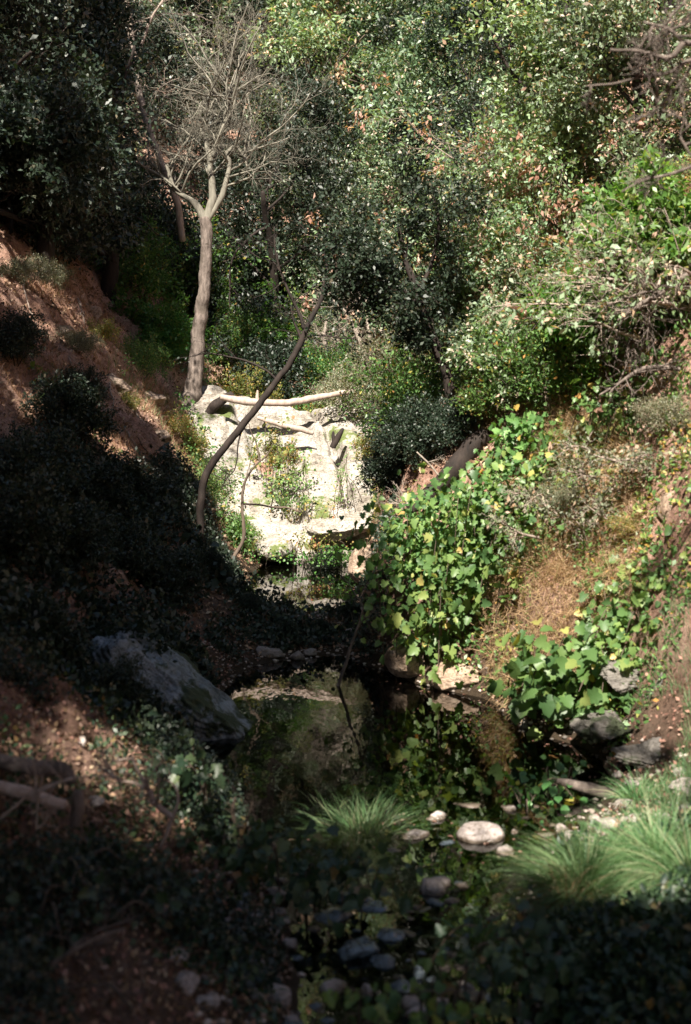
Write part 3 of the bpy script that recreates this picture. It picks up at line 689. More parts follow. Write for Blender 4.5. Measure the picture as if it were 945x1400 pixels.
def twiggy(tb, rng, starts, L, r0, P):
    out = []
    for p, d in starts: grow(rng, p, d, L*(.4+1.0*rng.random()), r0, 0, P, out)
    for pts, rad, lvl, dirs in out: tb.add(pts, rad, 4 if lvl == 0 else 3)
    return out
rng = np.random.default_rng(40)
b0 = at(262, 552, 22)
root = empty('bare_tree', b0, label='bare grey tree with a thick straight trunk rooted above the pale outcrop', cat='tree')
tb = Tubes()
limb(tb, rel(root, P3([(250,566,48,0),(260,545,33,0),(266,520,23,0),(269,490,21,0),(274,440,19,0),(278,400,18,0),(281,360,16,0),(283,320,16,0),(281,298,16,0)], 22)), 14, .12, 8)
tb.build('trunk', M['greybark'], root)
tb = Tubes()
L1 = limb(tb, rel(root, P3([(280,302,12,0),(270,282,10,0),(256,270,8,.1),(243,262,7,.2),(235,250,6,.3),(228,225,5,.4)], 22)), 9)
L2 = limb(tb, rel(root, P3([(281,304,14,0),(288,285,12,0),(291,265,11,0),(289,240,9,0),(286,215,8,0),(279,190,6,0),(270,165,4,0)], 22)), 9)
L3 = limb(tb, rel(root, P3([(284,300,10,-.2),(295,283,9,-.3),(305,262,8,-.4),(311,240,7,-.5),(314,222,6,-.5),(309,208,5,-.5)], 22)), 9)
L4 = limb(tb, rel(root, P3([(287,222,8,0),(296,195,7,0),(306,172,6,.1),(318,148,5,.1),(324,120,4,.1)], 22)), 6)
L5 = limb(tb, rel(root, P3([(309,210,6,-.5),(322,200,5,-.4),(334,215,4,-.3),(338,228,3,-.3)], 22)), 5)
tP = canopy_params(levels=3, n=[5, 5, 5], seg=[.2, .14, .1, .08], wob=[.19, .26, .3, .3], trop=[.05, .03, .02, .0], tap=[.35, .35, .35, .5], t0=[.1, .1, .1], ang=[.6, .65, .7], ls=[.62, .6, .5], rs=[.55, .6, .65])
starts = []
for L_, m in ((L1, 8), (L2, 9), (L4, 10), (L3, 5), (L5, 4)):
    for j in range(m):
        q = L_[int(len(L_)*(.45+.54*j/m))]
        starts.append((q[:3], np.array([rng.normal()*1.15-.05, rng.normal()*.7, .8+.5*rng.random()])))
twiggy(tb, rng, starts, 1.5, .024, tP)
tb.build('branches', M['twiggrey'], root)

# leaning dark tree in front of the outcrop
b0 = at(277, 735, 15.6)
root = empty('leaning_tree', b0, label='slender dark tree leaning right across the pale outcrop', cat='tree')
tb = Tubes()
Lt = limb(tb, rel(root, P3([(279,765,11,0),(275,725,11,0),(274,690,11,0),(279,658,10.5,0),(292,632,10.5,0),(316,602,10,0),(338,574,10,0),(360,546,9.5,0),(380,519,9,0),(398,493,9,0),(410,470,8.5,0),(420,448,7.5,0),(432,425,7,0),(443,402,6.5,0),(455,379,6,0),(466,356,5,0),(478,328,4,0)], 15.6)), 9)
tb.build('trunk', M['darkbark'], root)
tb = Tubes()
bl = [[(416,450,6,0),(408,425,5,.1),(395,398,4,.1),(384,372,4,.2),(377,345,3,.2),(375,310,2,.2)],
      [(380,520,4,0),(362,505,3,-.1),(338,494,3,-.1),(312,487,2.5,-.2),(285,483,2,-.2),(264,486,1.5,-.3)],
      [(413,466,4,0),(425,459,3,.1),(445,459,2.5,.1),(468,462,2,.2),(487,463,1.5,.2)],
      [(398,494,5,0),(405,480,5,.1),(412,465,5,.3),(402,440,3,.3),(398,420,2,.3)],
      [(330,590,2.5,0),(325,612,2,-.2),(322,640,1.8,-.3),(310,655,1.5,-.4),(303,668,1.2,-.4)],
      [(440,402,3,0),(446,370,3,.1),(444,340,2.5,.1),(452,300,2,.1)],
      [(384,372,2.5,.1),(372,358,2,0),(350,350,1.6,-.1),(336,338,1.2,-.1)]]
sk = []
for l in bl: sk.append(limb(tb, rel(root, P3(l, 15.6)), 5, 0))
sk.append(Lt)
fine = canopy_params(levels=1, n=[4], seg=[.1, .08], wob=[.18, .25], trop=[.02, .0], tap=[.4, .5], t0=[.15], ang=[.8], ls=[.5], rs=[.6])
st = []
for q in sk:
    for j in range(7):
        i_ = int(len(q)*(.5+.49*j/7)); st.append((q[i_, :3], rng.normal(size=3)+[0, 0, .6]))
o_ = twiggy(tb, rng, st, .42, .006, fine)
tb.build('branches', M['darkbark'], root)
lv = Leaves(rng)
top = [o for o in o_ if o[0][0][2] > 2.2]
foliage(lv, top, 1, 6, .05, .045, .5); lv.build('crown', M['oakdark'], root)

# crooked sapling
root = empty('bare_sapling', at(318, 768, 17.2), label='thin crooked bare sapling rising from the far pool edge', cat='sapling')
tb = Tubes()
limb(tb, rel(root, P3([(314,775,7,0),(322,758,7,0),(331,743,6,0),(334,722,5.5,0),(332,700,5,0),(331,680,4.5,0),(336,658,4,0),(345,642,3,0),(355,630,2.5,0)], 17.2)), 6)
tb.build('trunk', M['brownbark'], root); tb = Tubes()
a = limb(tb, rel(root, P3([(332,689,3.5,0),(350,690,3,0),(372,693,3,.1),(395,695,2.5,.1),(413,700,2,.1)], 17.2)), 5)
tb.build('branch', M['brownbark'], root); tb = Tubes()
b = limb(tb, rel(root, P3([(355,631,2.5,0),(352,610,2,0),(344,592,1.5,0),(340,578,1,0)], 17.2)), 4)
c_ = limb(tb, rel(root, P3([(355,631,2,0),(366,622,2,0),(372,610,1.2,0)], 17.2)), 4)
tb.build('branch', M['brownbark'], root)

# pale diagonal tree behind the dark oak, other trunks
def trunk_tree(name, l, Yd, mat, label, extra=(), k=9, twig=0, cat='tree', twigmat=None, leaf=None, seed=1, tl=.6):
    root = empty(name, at(l[0][0], l[0][1], Yd), label=label, cat=cat)
    tb = Tubes(); q0 = limb(tb, rel(root, P3(l, Yd)), k); tb.build('trunk', mat, root)
    if extra or twig:
        tb = Tubes(); qs = [limb(tb, rel(root, P3(e, Yd)), 6) for e in extra] + [q0]
        r = np.random.default_rng(seed); st = []
        for j in range(twig):
            q = qs[int(r.integers(len(qs)))]; st.append((q[int(len(q)*(.25+.74*r.random())), :3], r.normal(size=3)+[0, 0, .25]))
        o = twiggy(tb, r, st, tl, .009, canopy_params(levels=2, n=[5, 5], seg=[.12, .1, .08], wob=[.16, .22, .25], trop=[.0, 0, -.01], tap=[.4, .4, .5], t0=[.15, .1], ang=[.8, .8], ls=[.6, .5], rs=[.6, .6])) if twig else []
        tb.build('branches', twigmat or mat, root)
        if leaf:
            lv = Leaves(r); foliage(lv, o, 2, leaf[1], leaf[3], leaf[2], .5, droop=leaf[4] if len(leaf) > 4 else 0); lv.build('crown', leaf[0], root)
    return root
trunk_tree('pale_tree', [(250,330,10,0),(240,268,10,0),(222,225,9,0),(205,180,9,0),(190,125,9,0),(182,70,9,0),(176,20,8,0),(168,-40,7,0)], 23.5, M['palebark'], 'pale slanting tree behind the dark oak, left of the bare grey tree',
  extra=[[(190,125,7,0),(165,60,6,0),(148,10,5,0),(135,-30,4,0)],[(186,90,5,0),(205,30,4,0),(230,-10,3,0)]], twig=26, twigmat=M['twig'], seed=4, tl=.9)
trunk_tree('leaning_oak', [(624,580,16,0),(612,520,15,0),(604,492,14,0),(592,460,14,0),(580,425,13,0),(570,398,11,0),(556,360,8,0),(545,310,6,0)], 14.2, M['darkbark'], 'dark oak trunk leaning left on the bank below the hillside woods',
  extra=[[(572,402,7,0),(590,360,6,.2),(600,310,5,.3),(590,250,3,.3)],[(580,425,5,0),(555,400,4,-.2),(530,380,3,-.3),(500,350,2,-.4),(478,330,1.5,-.4)]], twig=34, leaf=(M['oakdark'], 22, .05, .07), seed=5, tl=.6)
trunk_tree('tall_oak', [(776,330,20,0),(774,250,15,0),(772,180,14,0),(768,110,13,0),(772,40,11,0),(780,-40,10,0)], 15.6, M['darkbark'], 'tall dark oak trunk standing above the hanging bush at upper right',
  extra=[[(773,190,9,0),(740,140,7,.3),(700,100,5,.5),(670,40,3,.6)],[(770,120,8,0),(810,70,6,.2),(850,30,4,.4)],[(774,230,8,0),(800,190,6,.1),(840,160,4,.2)]], twig=34, leaf=(M['bay'], 20, .07, .10), seed=6, tl=.8)
trunk_tree('broken_tree', [(768,300,11,0),(766,262,11,0),(764,244,10,0),(762,230,9,0)], 17.5, M['palebark'], 'pale broken stub trunk with two short prongs over the hanging bush',
  extra=[[(766,262,8,0),(778,250,8,0),(776,232,7,0)],[(762,232,6,0),(752,226,5,0)],[(776,270,6,0),(800,274,5,0),(820,272,4,0),(832,268,2,0)],[(764,250,6,0),(745,215,6,0),(728,200,5,0)]], cat='broken tree')
trunk_tree('shaded_oak', [(878,300,14,0),(872,230,13,0),(875,160,12,0),(868,90,11,0),(862,10,10,0),(860,-40,9,0)], 14.5, M['darkbark'], 'dark upright oak trunk near the top right corner',
  extra=[[(873,200,6,0),(905,150,5,0),(940,110,4,.1),(980,80,3,.1)],[(872,150,6,0),(840,110,5,.1),(820,60,3,.2)]], twig=34, leaf=(M['oak'], 20, .06, .09), seed=9, tl=.7)
trunk_tree('thin_tree', [(626,520,5,0),(622,480,5,0),(621,440,4.5,0),(618,400,4,0)], 18, M['palebark'], 'thin pale stem standing right of the leaning dark trunk', twig=8, twigmat=M['twig'], seed=12, tl=.5, k=6)

# hanging bush on the right, with tan dead leaves
def hanging(name, px, py, Yd, seed, label, n=34, L=1.9, leafm=None, size=.055, dead=.16, out=(-.5,-.5), spreadx=1.2, per=28, barkm=None, cat='bush', up=.3):
    r = np.random.default_rng(seed); b = at(px, py, Yd); root = empty(name, b, label=label, cat=cat)
    P = canopy_params(levels=2, n=[9, 6], seg=[.16, .12, .08], wob=[.12, .18, .22], trop=[-.045, -.05, -.04], tap=[.3, .35, .5], t0=[.15, .1], ang=[.7, .7], ls=[.42, .45], rs=[.5, .6])
    o = []
    for k in range(n):
        s = np.array([r.normal()*.25*spreadx, r.normal()*.2, r.normal()*.15])
        d = np.array([out[0]+r.normal()*spreadx*.6, out[1]+r.normal()*.5, up+.55*r.random()])
        grow(r, s, d, L*(.6+.6*r.random()), .016, 0, P, o)
    tb = Tubes()
    for pts, rad, lvl, dirs in o: tb.add(pts, rad, (5, 4, 3)[lvl])
    tb.build('stems', barkm or M['twig'], root)
    tw = [q for q in o if q[2] == 2]; idx = r.random(len(tw))
    lv = Leaves(r); foliage(lv, [q for q, s in zip(tw, idx) if s > dead], 2, per, .05, size, .5, droop=.3); lv.build('foliage', leafm or M['bay'], root)
    if dead:
        lv = Leaves(r); foliage(lv, [q for q, s in zip(tw, idx) if s < dead*.5], 2, per*1.1, .05, size*1.3, .5, droop=.9); lv.build('dead_leaves', M['dead'], root)
    return root
hanging('hanging_bush', 775, 330, 16.5, 31, 'large drooping bush hanging below the pale broken stub with tan dead leaves', 50, 2.0, per=15, dead=.26)
hanging('hanging_bush', 700, 420, 15.5, 32, 'drooping grey green bush with bare twig ends left of the tan leaf cluster', 32, 1.3, per=15, dead=.2)
hanging('hanging_bush', 790, 520, 13.4, 33, 'low spreading bush on the right bank above the big-leaved vines', 24, .72, dead=.06, leafm=M['oak'])
hanging('hanging_bush', 695, 490, 14.8, 34, 'dense dark green bush on the bank left of the hanging bushes', 28, .62, dead=.03, leafm=M['oak'])
hanging('leafy_bush', 925, 350, 12.2, 35, 'bright green leafy bush at the right picture edge under the oaks', 24, .65, leafm=M['bright'], size=.075, dead=0, per=12)
hanging('leafy_bush', 850, 450, 12.6, 36, 'green leafy bush on the upper right slope', 22, .6, leafm=M['bright'], size=.065, dead=.02, per=8)
hanging('twig_brush', 930, 400, 11.6, 37, 'tangle of bare grey twigs on the upper right slope', 22, 1.1, dead=0, per=1, out=(-.8,-.2), cat='dead brush')
hanging('twig_brush', 800, 700, 11.6, 38, 'dry brush hanging down the middle of the right slope', 14, .55, leafm=M['sage'], dead=.12, per=2, cat='dead brush', size=.035)
hanging('twig_brush', 880, 640, 11.2, 39, 'brown hanging roots and twigs on the right slope', 9, .5, leafm=M['sage'], dead=.1, per=2, cat='dead brush', size=.035)

hanging('drooping_branch', -30, 225, 14.5, 45, 'dark leafy branches drooping in at the left edge over the slope', 32, 1.2, leafm=M['oakdark'], size=.06, dead=0, out=(.7,-.2), per=26, barkm=M['darkbark'], cat='branch')
# near bare branches top right (out of focus)
trunk_tree('near_branch', [(1010,50,9,0),(975,66,8,0),(935,60,8,0),(915,78,7,0),(880,72,5,0),(835,68,4,0)], 7.5, M['greybark'], 'upper bare out of focus branch reaching in at the top right', extra=[[(935,60,5,0),(912,40,4,0),(880,30,3,0)]], twig=12, seed=70, tl=.25, cat='branch', k=6)
trunk_tree('near_branch', [(1010,84,7,0),(950,82,6,0),(915,98,5,0),(880,106,4,0),(850,112,3,0),(800,118,2,0)], 7.6, M['greybark'], 'second bare branch just under the upper one at the top right', extra=[[(950,82,4,0),(925,120,3,0),(905,128,3,0),(890,160,2,0)]], twig=12, seed=71, tl=.25, cat='branch', k=6)
trunk_tree('near_branch', [(1000,212,6,0),(955,225,5,0),(915,238,4,0),(880,246,3,0),(850,262,2,0)], 7.6, M['greybark'], 'lowest of the bare out of focus branches at the right edge', extra=[[(955,225,4,0),(930,190,3,0),(936,160,2,0)]], twig=9, seed=72, tl=.22, cat='branch', k=6)

# ------------------------------------------------------------------ fallen logs
def hitY(px, py, lo=8, hi=17):
    ys = np.linspace(lo, hi, 400); zz = height((px-472.5)/F*ys, ys); k_ = np.where(HCAM-(py-500)/F*ys <= zz)[0]
    return ys[k_[0]] if len(k_) else None
def log(l, Yd, mat, label, extra=(), k=9):
    root = empty('fallen_log', at(l[0][0], l[0][1], Yd), label=label, cat='log')
    tb = Tubes(); limb(tb, rel(root, P3(l, Yd)), k, .16, 6); tb.build('stem', mat, root)
    if extra:
        tb = Tubes(); [limb(tb, rel(root, P3(e, Yd)), 6) for e in extra]; tb.build('branch_stubs', mat, root)
    return root
log([(302,543,10,.2),(330,548,11,.1),(360,551,10,0),(395,551,10,0),(430,544,9,0),(470,537,7,.1),(500,530,5,.1),(523,524,3,.2)], 21.3, M['pinklog'], 'long pale fallen log lying level across the gully above the outcrop', [[(353,550,5,0),(352,543,5,0),(352,534,3,0)]])
log([(352,571,6,.2),(372,577,8,0),(395,583,8,0),(418,589,8,0),(428,592,6,0)], 21.0, M['pinklog'], 'short pale fallen log lying below the long one')
log([(455,612,10,0),(460,603,10,0),(465,594,8,0),(469,586,4,0)], 20.7, M['darkbark'], 'dark forked stub of wood standing on the pale outcrop', [[(457,606,7,0),(455,597,6,0),(456,590,3,0)]])
log([(282,575,14,0),(290,560,15,0),(302,548,14,0),(318,540,10,0)], 21.6, M['darkbark'], 'dark root stump at the left end of the long pale log')
lg = [(560,697,20),(590,676,24),(618,645,26),(640,618,26),(665,595,24)]
log([(a, b, c, (hitY(a, b) or 13.5)-13.3-.42) for a, b, c in lg], 13.3, M['darkbark'], 'thick dark mossy log slanting up the right bank behind the vines')
log([(-30,1032,22,0),(20,1045,24,0),(55,1050,24,0),(85,1050,20,0),(100,1068,16,.1)], 6.4, M['greybark'], 'curved grey brown log lying on the left bank', [[(30,1060,9,-.1),(36,1078,8,-.2),(38,1095,6,-.2)]])
log([(-30,1070,20,-.1),(20,1080,20,-.1),(60,1092,18,0),(90,1100,14,0)], 6.1, M['pinklog'], 'second weathered log lying in front of the curved one')
log([(104,1130,20,-.2),(108,1108,22,-.2),(104,1085,18,-.2)], 6.2, M['greybark'], 'upright rotten stump end beside the left logs')
log([(762,1068,10,.1),(790,1074,16,0),(825,1084,18,0),(860,1094,16,0),(900,1104,10,0)], 8.9, M['greybark'], 'weathered grey log half in the gravel right of the near pool')
log([(420,1035,4,0),(428,1012,4,0),(432,995,3,0)], 30, M['palebark'], 'thin pale snag among the trees') if False else None

# dead twigs
def deadbrush(l, Yd, mat, label, seed, tw=18, tl=.5, group=None):
    return trunk_tree('dead_branch', l[0], Yd, mat, label, extra=l[1:], twig=tw, seed=seed, tl=tl, cat='dead branch', k=6)
deadbrush([[(505,515,8,0),(497,480,7,0),(485,450,6,0),(470,425,5,0),(448,405,4,0)],[(530,540,6,0),(512,500,6,0),(505,455,5,0),(500,430,4,0),(480,400,3,0),(462,370,2,0)],[(497,480,4,0),(470,470,3,0),(440,455,2,0)],[(485,450,3,0),(492,420,3,0),(510,400,2,0)]], 24, M['palebark'], 'bleached leafless brush in the gully behind the long log', 21, 40, .8)
deadbrush([[(445,520,6,0),(446,490,6,0),(444,462,5,0),(446,440,4,0)]], 24.5, M['palebark'], 'upright pale dead stem close behind the leaning tree', 22, 5, .5)
deadbrush([[(476,505,6,0),(478,480,5,0),(470,450,4,0)]], 24.5, M['palebark'], 'second upright pale dead stem, left edge of the bleached brush', 33, 4, .5)
deadbrush([[(560,450,4,0),(530,420,4,0),(505,390,4,0),(480,352,3,0)]], 20.5, M['greybark'], 'long straight dead branch slanting up left of the dark leaning trunk', 23, 12, .5)
deadbrush([[(735,530,7,0),(728,505,6,0),(735,485,5,0),(740,468,3,0)],[(728,505,5,0),(720,490,4,0),(716,470,3,0)],[(735,490,4,0),(750,500,4,0),(768,508,2,0)]], 13.6, M['palebark'], 'small forked dead branch hanging under the grey green bush', 24, 6, .25)
deadbrush([[(930,505,7,0),(900,502,7,0),(870,508,6,0),(845,525,4,0),(820,540,3,0)]], 11.2, M['greybark'], 'grey dead branch lying on the upper right slope', 25, 12, .4)
deadbrush([[(940,375,8,0),(905,400,7,0),(870,420,6,0),(845,438,4,0)],[(905,400,5,0),(880,400,4,0),(850,410,3,0)]], 11, M['greybark'], 'forked grey dead branch by the bright green bush', 26, 12, .45)
deadbrush([[(545,695,4,0),(555,690,4,0),(565,684,3,0)],[(600,650,3,0),(585,632,2.5,0),(570,618,2,0)]], 13, M['palebark'], 'short curved twig poking out of the vines', 27, 5, .25)
deadbrush([[(236,1118,10,0),(216,1100,9,0),(202,1080,8,0),(190,1058,5,0),(180,1035,3,0)],[(236,1118,8,0),(244,1100,6,0),(240,1080,4,0),(228,1066,2,0)],[(236,1118,8,0),(228,1140,6,0),(218,1160,4,0)],[(202,1080,5,0),(180,1070,4,0),(160,1068,2,0)]], 6.6, M['pinklog'], 'forked pinkish dead branch standing on the left bank litter', 28, 5, .22)
deadbrush([[(350,1165,7,0),(330,1140,7,0),(318,1115,6,0),(322,1090,4,0)],[(330,1140,5,0),(345,1125,3,0)]], 7.3, M['brownbark'], 'brown dead branch at the left edge of the near pool', 29, 4, .2)
deadbrush([[(60,1200,5,0),(50,1150,4,0),(52,1100,3,0),(58,1060,2,0)],[(0,1120,5,0),(50,1080,4,0),(120,1060,3,0),(170,1066,2,0)]], 5.8, M['twig'], 'thin dead twigs criss-crossing before the left logs', 30, 4, .25)
deadbrush([[(455,960,6,0),(470,915,5,0),(485,870,4,0),(497,830,2,0)]], 12, M['greybark'], 'thin bare shoot leaning over the dark bar between the pools', 31, 3, .3)
deadbrush([[(0,1380,9,0),(60,1330,8,0),(120,1290,6,0),(170,1270,4,0)],[(60,1330,5,0),(90,1350,4,0),(150,1345,2,0)]], 4.9, M['greybark'], 'blurred dead branch in the bottom left corner', 32, 3, .25)

# ------------------------------------------------------------------ the dark oak on the left, built off the frame and reaching in
def big_oak(name, base, Ht, r0, P, lean, seed, leafm, barkm, per, spread, size, label, keep=None):
    rng = np.random.default_rng(seed); root = empty(name, base, label=label, cat='tree'); out = []
    B = np.array(base)
    def ok(p):
        W = p+B; px, py = project(W[None]); px, py = px[0], py[0]
        if W[2]-max(float(H0(W[:1], W[1:2])[0]), 0) < .5 and W[1] < 19: return False
        if px > 245+25*math.sin(py*.03): return False
        if px > -80 and py > 430-.62*px+38*math.sin(px*.05): return False
        if blocks_tree(W): return False
        h = shade_hit(W)
        return not ((h[1] < 28 and h[0] > -2.7) or (h[1] < 20.5 and vnoise(h*1.3, 5) > -.5 and lit_mask(h[None], None)[0]))
    def okroot(p):
        px, py = project((p+B)[None]); return px[0] < 200 and py[0] < 330-.3*max(px[0], 0)
    P = dict(P); P['ok'] = ok; P['okroot'] = okroot
    grow(rng, (0,0,-.4), lean, Ht, r0, 0, P, out)
    tb = Tubes(); wood_and_tips([o for o in out if o[2] == 0], 0, tb); tb.build('trunk', barkm, root)
    tb = Tubes(); wood_and_tips([o for o in out if o[2] > 0], 0, tb); tb.build('branches', barkm, root)
    lv = Leaves(rng); foliage(lv, out, P['levels'], per, spread, size, .5, .4, .1); lv.build('crown', leafm, root)
    return root
DO = canopy_params(n=[12,9,7], t0=[.08,.12,.1], ang=[1.2,.8,.8], ls=[.78,.55,.5], trop=[.04,-.01,-.03,-.04])
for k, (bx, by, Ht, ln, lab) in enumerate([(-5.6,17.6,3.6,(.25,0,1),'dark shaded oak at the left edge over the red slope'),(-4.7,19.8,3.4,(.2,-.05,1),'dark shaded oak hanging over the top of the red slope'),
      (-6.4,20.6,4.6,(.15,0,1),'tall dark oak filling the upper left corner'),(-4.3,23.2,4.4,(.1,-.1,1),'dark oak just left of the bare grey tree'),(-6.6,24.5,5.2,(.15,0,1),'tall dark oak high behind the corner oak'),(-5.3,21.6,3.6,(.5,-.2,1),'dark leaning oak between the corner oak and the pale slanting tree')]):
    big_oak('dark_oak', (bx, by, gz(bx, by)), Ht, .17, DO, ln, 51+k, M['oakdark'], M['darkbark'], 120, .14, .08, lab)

# ------------------------------------------------------------------ shrubs of the gully and slopes
S = 'shrubs on the gully slopes'
shr = [
 ('bright',395,25.5,1.2,'rounded bright green shrub behind the leaning tree'),('bright',350,25,.9,'bright green shrub just right of the bare tree trunk'),('shrub',425,28,1.4,'tall rounded green shrub under the dark oaks'),
 ('bright',212,23,1.0,'light green shrub left of the bare tree trunk'),('bright',228,22.6,.8,'low light green shrub at the left foot of the bare tree'),('shrub',192,24,1.2,'green shrub at the top of the red slope'),
 ('shrub',325,24.5,1.0,'green shrub behind the long pale log'),('autumn',330,23.2,1.0,'yellow orange shrub behind the left end of the long log'),('autumn',350,22.8,.8,'yellow shrub right beside the leaning tree above the log'),
 ('darkb',372,23.5,1.0,'dark shrub behind the middle of the long log'),('autumn',375,21.6,.7,'yellow green shrub between the two logs'),('autumn',392,21.3,.6,'orange and yellow shrub below the short log'),
 ('shrub',396,20.9,.28,'low green shrub in the cleft of the pale outcrop'),('shrub',385,20.5,.28,'moss green shrub lower in the cleft of the outcrop'),('bright',300,21.9,.35,'tiny bright green plant above the left slab'),
 ('shrub',450,24,.9,'green shrub among the bleached brush'),('autumn',445,22.5,.8,'yellow shrub above the tall pale rock face'),('sageb',490,23,1.1,'grey green shrub over the right end of the long log'),
 ('sageb',520,22,1.2,'grey green shrub right of the tall pale rock face'),('autumn',515,21,.7,'reddish shrub at the top right corner of the outcrop'),('sageb',552,20,.9,'dull shrub in the shade right of the outcrop'),
 ('darkb',566,18.5,.9,'dark shrub in the shadow beside the outcrop'),('darkb',545,16.6,.6,'dark shrub at the edge of the right bank facing the outcrop'),('darkb',545,15.3,.5,'dark shrub hanging over the far pool'),
 ('shrub',590,17,1.1,'green shrub below the leaning dark trunk'),('sageb',560,21,1.1,'grey shrub left of the leaning dark trunk'),('shrub',640,16,1.0,'green shrub behind the slanting log'),
 ('shrub',700,13.2,.8,'green shrub above the big-leaved vines'),('shrub',760,12.6,.8,'green shrub on the right bank under the low spreading bush'),
 ('sageb',915,11.0,.35,'yellowing shrub on the dry right slope'),('sageb',765,11.8,.3,'grey shrub right of the big-leaved vines'),
 ('autumn',862,10.9,.25,'yellow green shrub low on the right slope'),
 ('autumn',260,20.5,.5,'rust coloured shrub at the left edge of the pale outcrop'),('autumn',235,20.2,.5,'rust coloured plant on the red slope below the bare tree'),('shrub',290,19.2,.6,'yellow green shrub at the foot of the leaning tree'),
 ('bright',322,19.2,.35,'light green plant at the back of the far pool'),('autumn',345,19.4,.3,'yellow plant on the rim of the far pool'),
 ('darkb',215,15.0,.40,'dark shrub at the foot of the leaning tree'),('darkb',165,14.6,.45,'dark shrub left of the leaning tree in deep shade'),('darkb',130,13.6,.5,'dark shrub in the deep shade of the left bank'),
 ('darkb',240,13.6,.42,'dark shrub on the left shore between the pools'),('darkb',60,13.0,.6,'dark shrub at the left edge in deep shade'),('darkb',20,15.0,.5,'dark shrub below the red slope at the left edge'),
 ('darkb',110,15.6,.4,'dark shrub below the red lit slope'),('darkb',285,14.6,.3,'low dark plant before the far pool'),('darkb',345,14.0,.16,'low dark plant on the bar between the pools'),
 ('darkb',395,13.6,.16,'low dark plant in the middle of the bar'),('darkb',440,13.8,.14,'low dark plant at the right of the bar'),('darkb',480,14.0,.2,'low dark plant below the vine bank'),
 ('darkb',100,11.6,.5,'dark shrub behind the wedge shaped boulder'),('darkb',30,10.8,.6,'dark shrub at the left edge level with the boulder'),('shrub',500,21.8,.4,'small green plant on top of the tall pale rock face'),
 ('darkb',20,12.2,.55,'dark shrub by the left edge above the wedge boulder'),('darkb',170,12.6,.45,'dark shrub just above the wedge boulder'),('darkb',90,14.2,.6,'dark shrub in the middle of the deep shade on the left'),('darkb',200,13.0,.4,'dark shrub at the right of the deep shade above the boulder'),('darkb',40,9.2,.45,'dark shrub at the left edge below the boulder'),('darkb',150,9.0,.35,'low dark shrub on the left bank below the boulder'),
 ('darkb',588,14.0,.5,'dark shrub in the shadow left of the slanting log'),('darkb',622,13.7,.45,'dark shrub growing over the slanting log'),('darkb',560,14.6,.5,'dark shrub on the left brow of the right bank'),
 ('darkb',330,27,1.7,'big dark shrub up the gully behind the bare tree'),('darkb',300,26.5,1.2,'dark shrub right behind the bare tree'),('darkb',430,27.5,1.5,'dark shrub up the gully above the bleached brush'),
 ('shrub',260,26,1.6,'tall green shrub up the slope behind the bare tree'),('darkb',215,25.5,1.4,'dark shrub above the light green shrubs on the left'),('sageb',370,29,1.7,'pale shrub high in the gully'),('shrub',460,29,1.9,'green shrub high in the gully'),
 ('sageb',300,30,2.0,'wide grey shrub on the slope behind the bare tree'),('darkb',170,26,1.5,'dark shrub above the red slope'),
]
for kind, px, Yd, sc, lab in shr: px_place(kind, px, 0, Yd, sc, lab, 'shrub', S)

for k, (px, py_, Yd, w, h, lab) in enumerate([(292/1,0,0,0,0,'')][:0]+[(150,0,18.6,60,34,'pale rock half buried in the red slope'),(80,0,18.2,40,22,'small pale rock on the red slope near the left edge'),(205,0,20.0,44,24,'pale rock at the top right of the red slope'),(120,0,20.5,50,26,'pale rock under the dark oaks at the top of the red slope'),(215,0,18.2,36,22,'reddish rock low on the red slope near the outcrop')]):
    x = (px-472.5)/F*Yd; z = gz(x, Yd); rock(px, 500-(z-HCAM)/Yd*F, Yd, w, h, .2, 140+k, M['brownrock'], lab, 'rock', None, 5, cutlo=.45, rough=.1)
for k, (px, Yd, sc_, kd, lab) in enumerate([(60,19.2,.5,'sageb','grey tuft of dry plants on the red slope'),(140,19.6,.45,'autumn','rusty plant in the middle of the red slope'),(30,18.0,.45,'sageb','dry grey plant at the left edge of the red slope'),(175,18.4,.35,'autumn','small rusty plant low on the red slope'),(105,17.5,.4,'sageb','dry grey plant low on the red slope'),(190,20.8,.55,'shrub','green plant at the upper right of the red slope')]):
    px_place(kd, px, 0, Yd, sc_, lab, 'shrub', S)

r = np.random.default_rng(150)
for k in range(14):
    px = 20+200*r.random(); Yd = 16.5+4.5*r.random(); x = (px-472.5)/F*Yd; root = empty('dead_stick', (x, Yd, gz(x, Yd)), label='bare stick or root lying on the red left slope', cat='stick', group='sticks on the red slope')
    a = r.random()*6.28; L_ = .35+.7*r.random(); t_ = np.linspace(-.5, .5, 8); xs = x+np.cos(a)*L_*t_+.04*r.normal(size=8); ys = Yd+np.sin(a)*L_*t_+.04*r.normal(size=8)
    tb = Tubes(); tb.add(np.stack([xs-x, ys-Yd, height(xs, ys)-root.location[2]+.03+.05*np.abs(t_)], -1), np.linspace(.018, .006, 8)*(.7+.6*r.random()), 6, .15); tb.build('stem', M['twig'] if k % 3 else M['darkbark'], root)

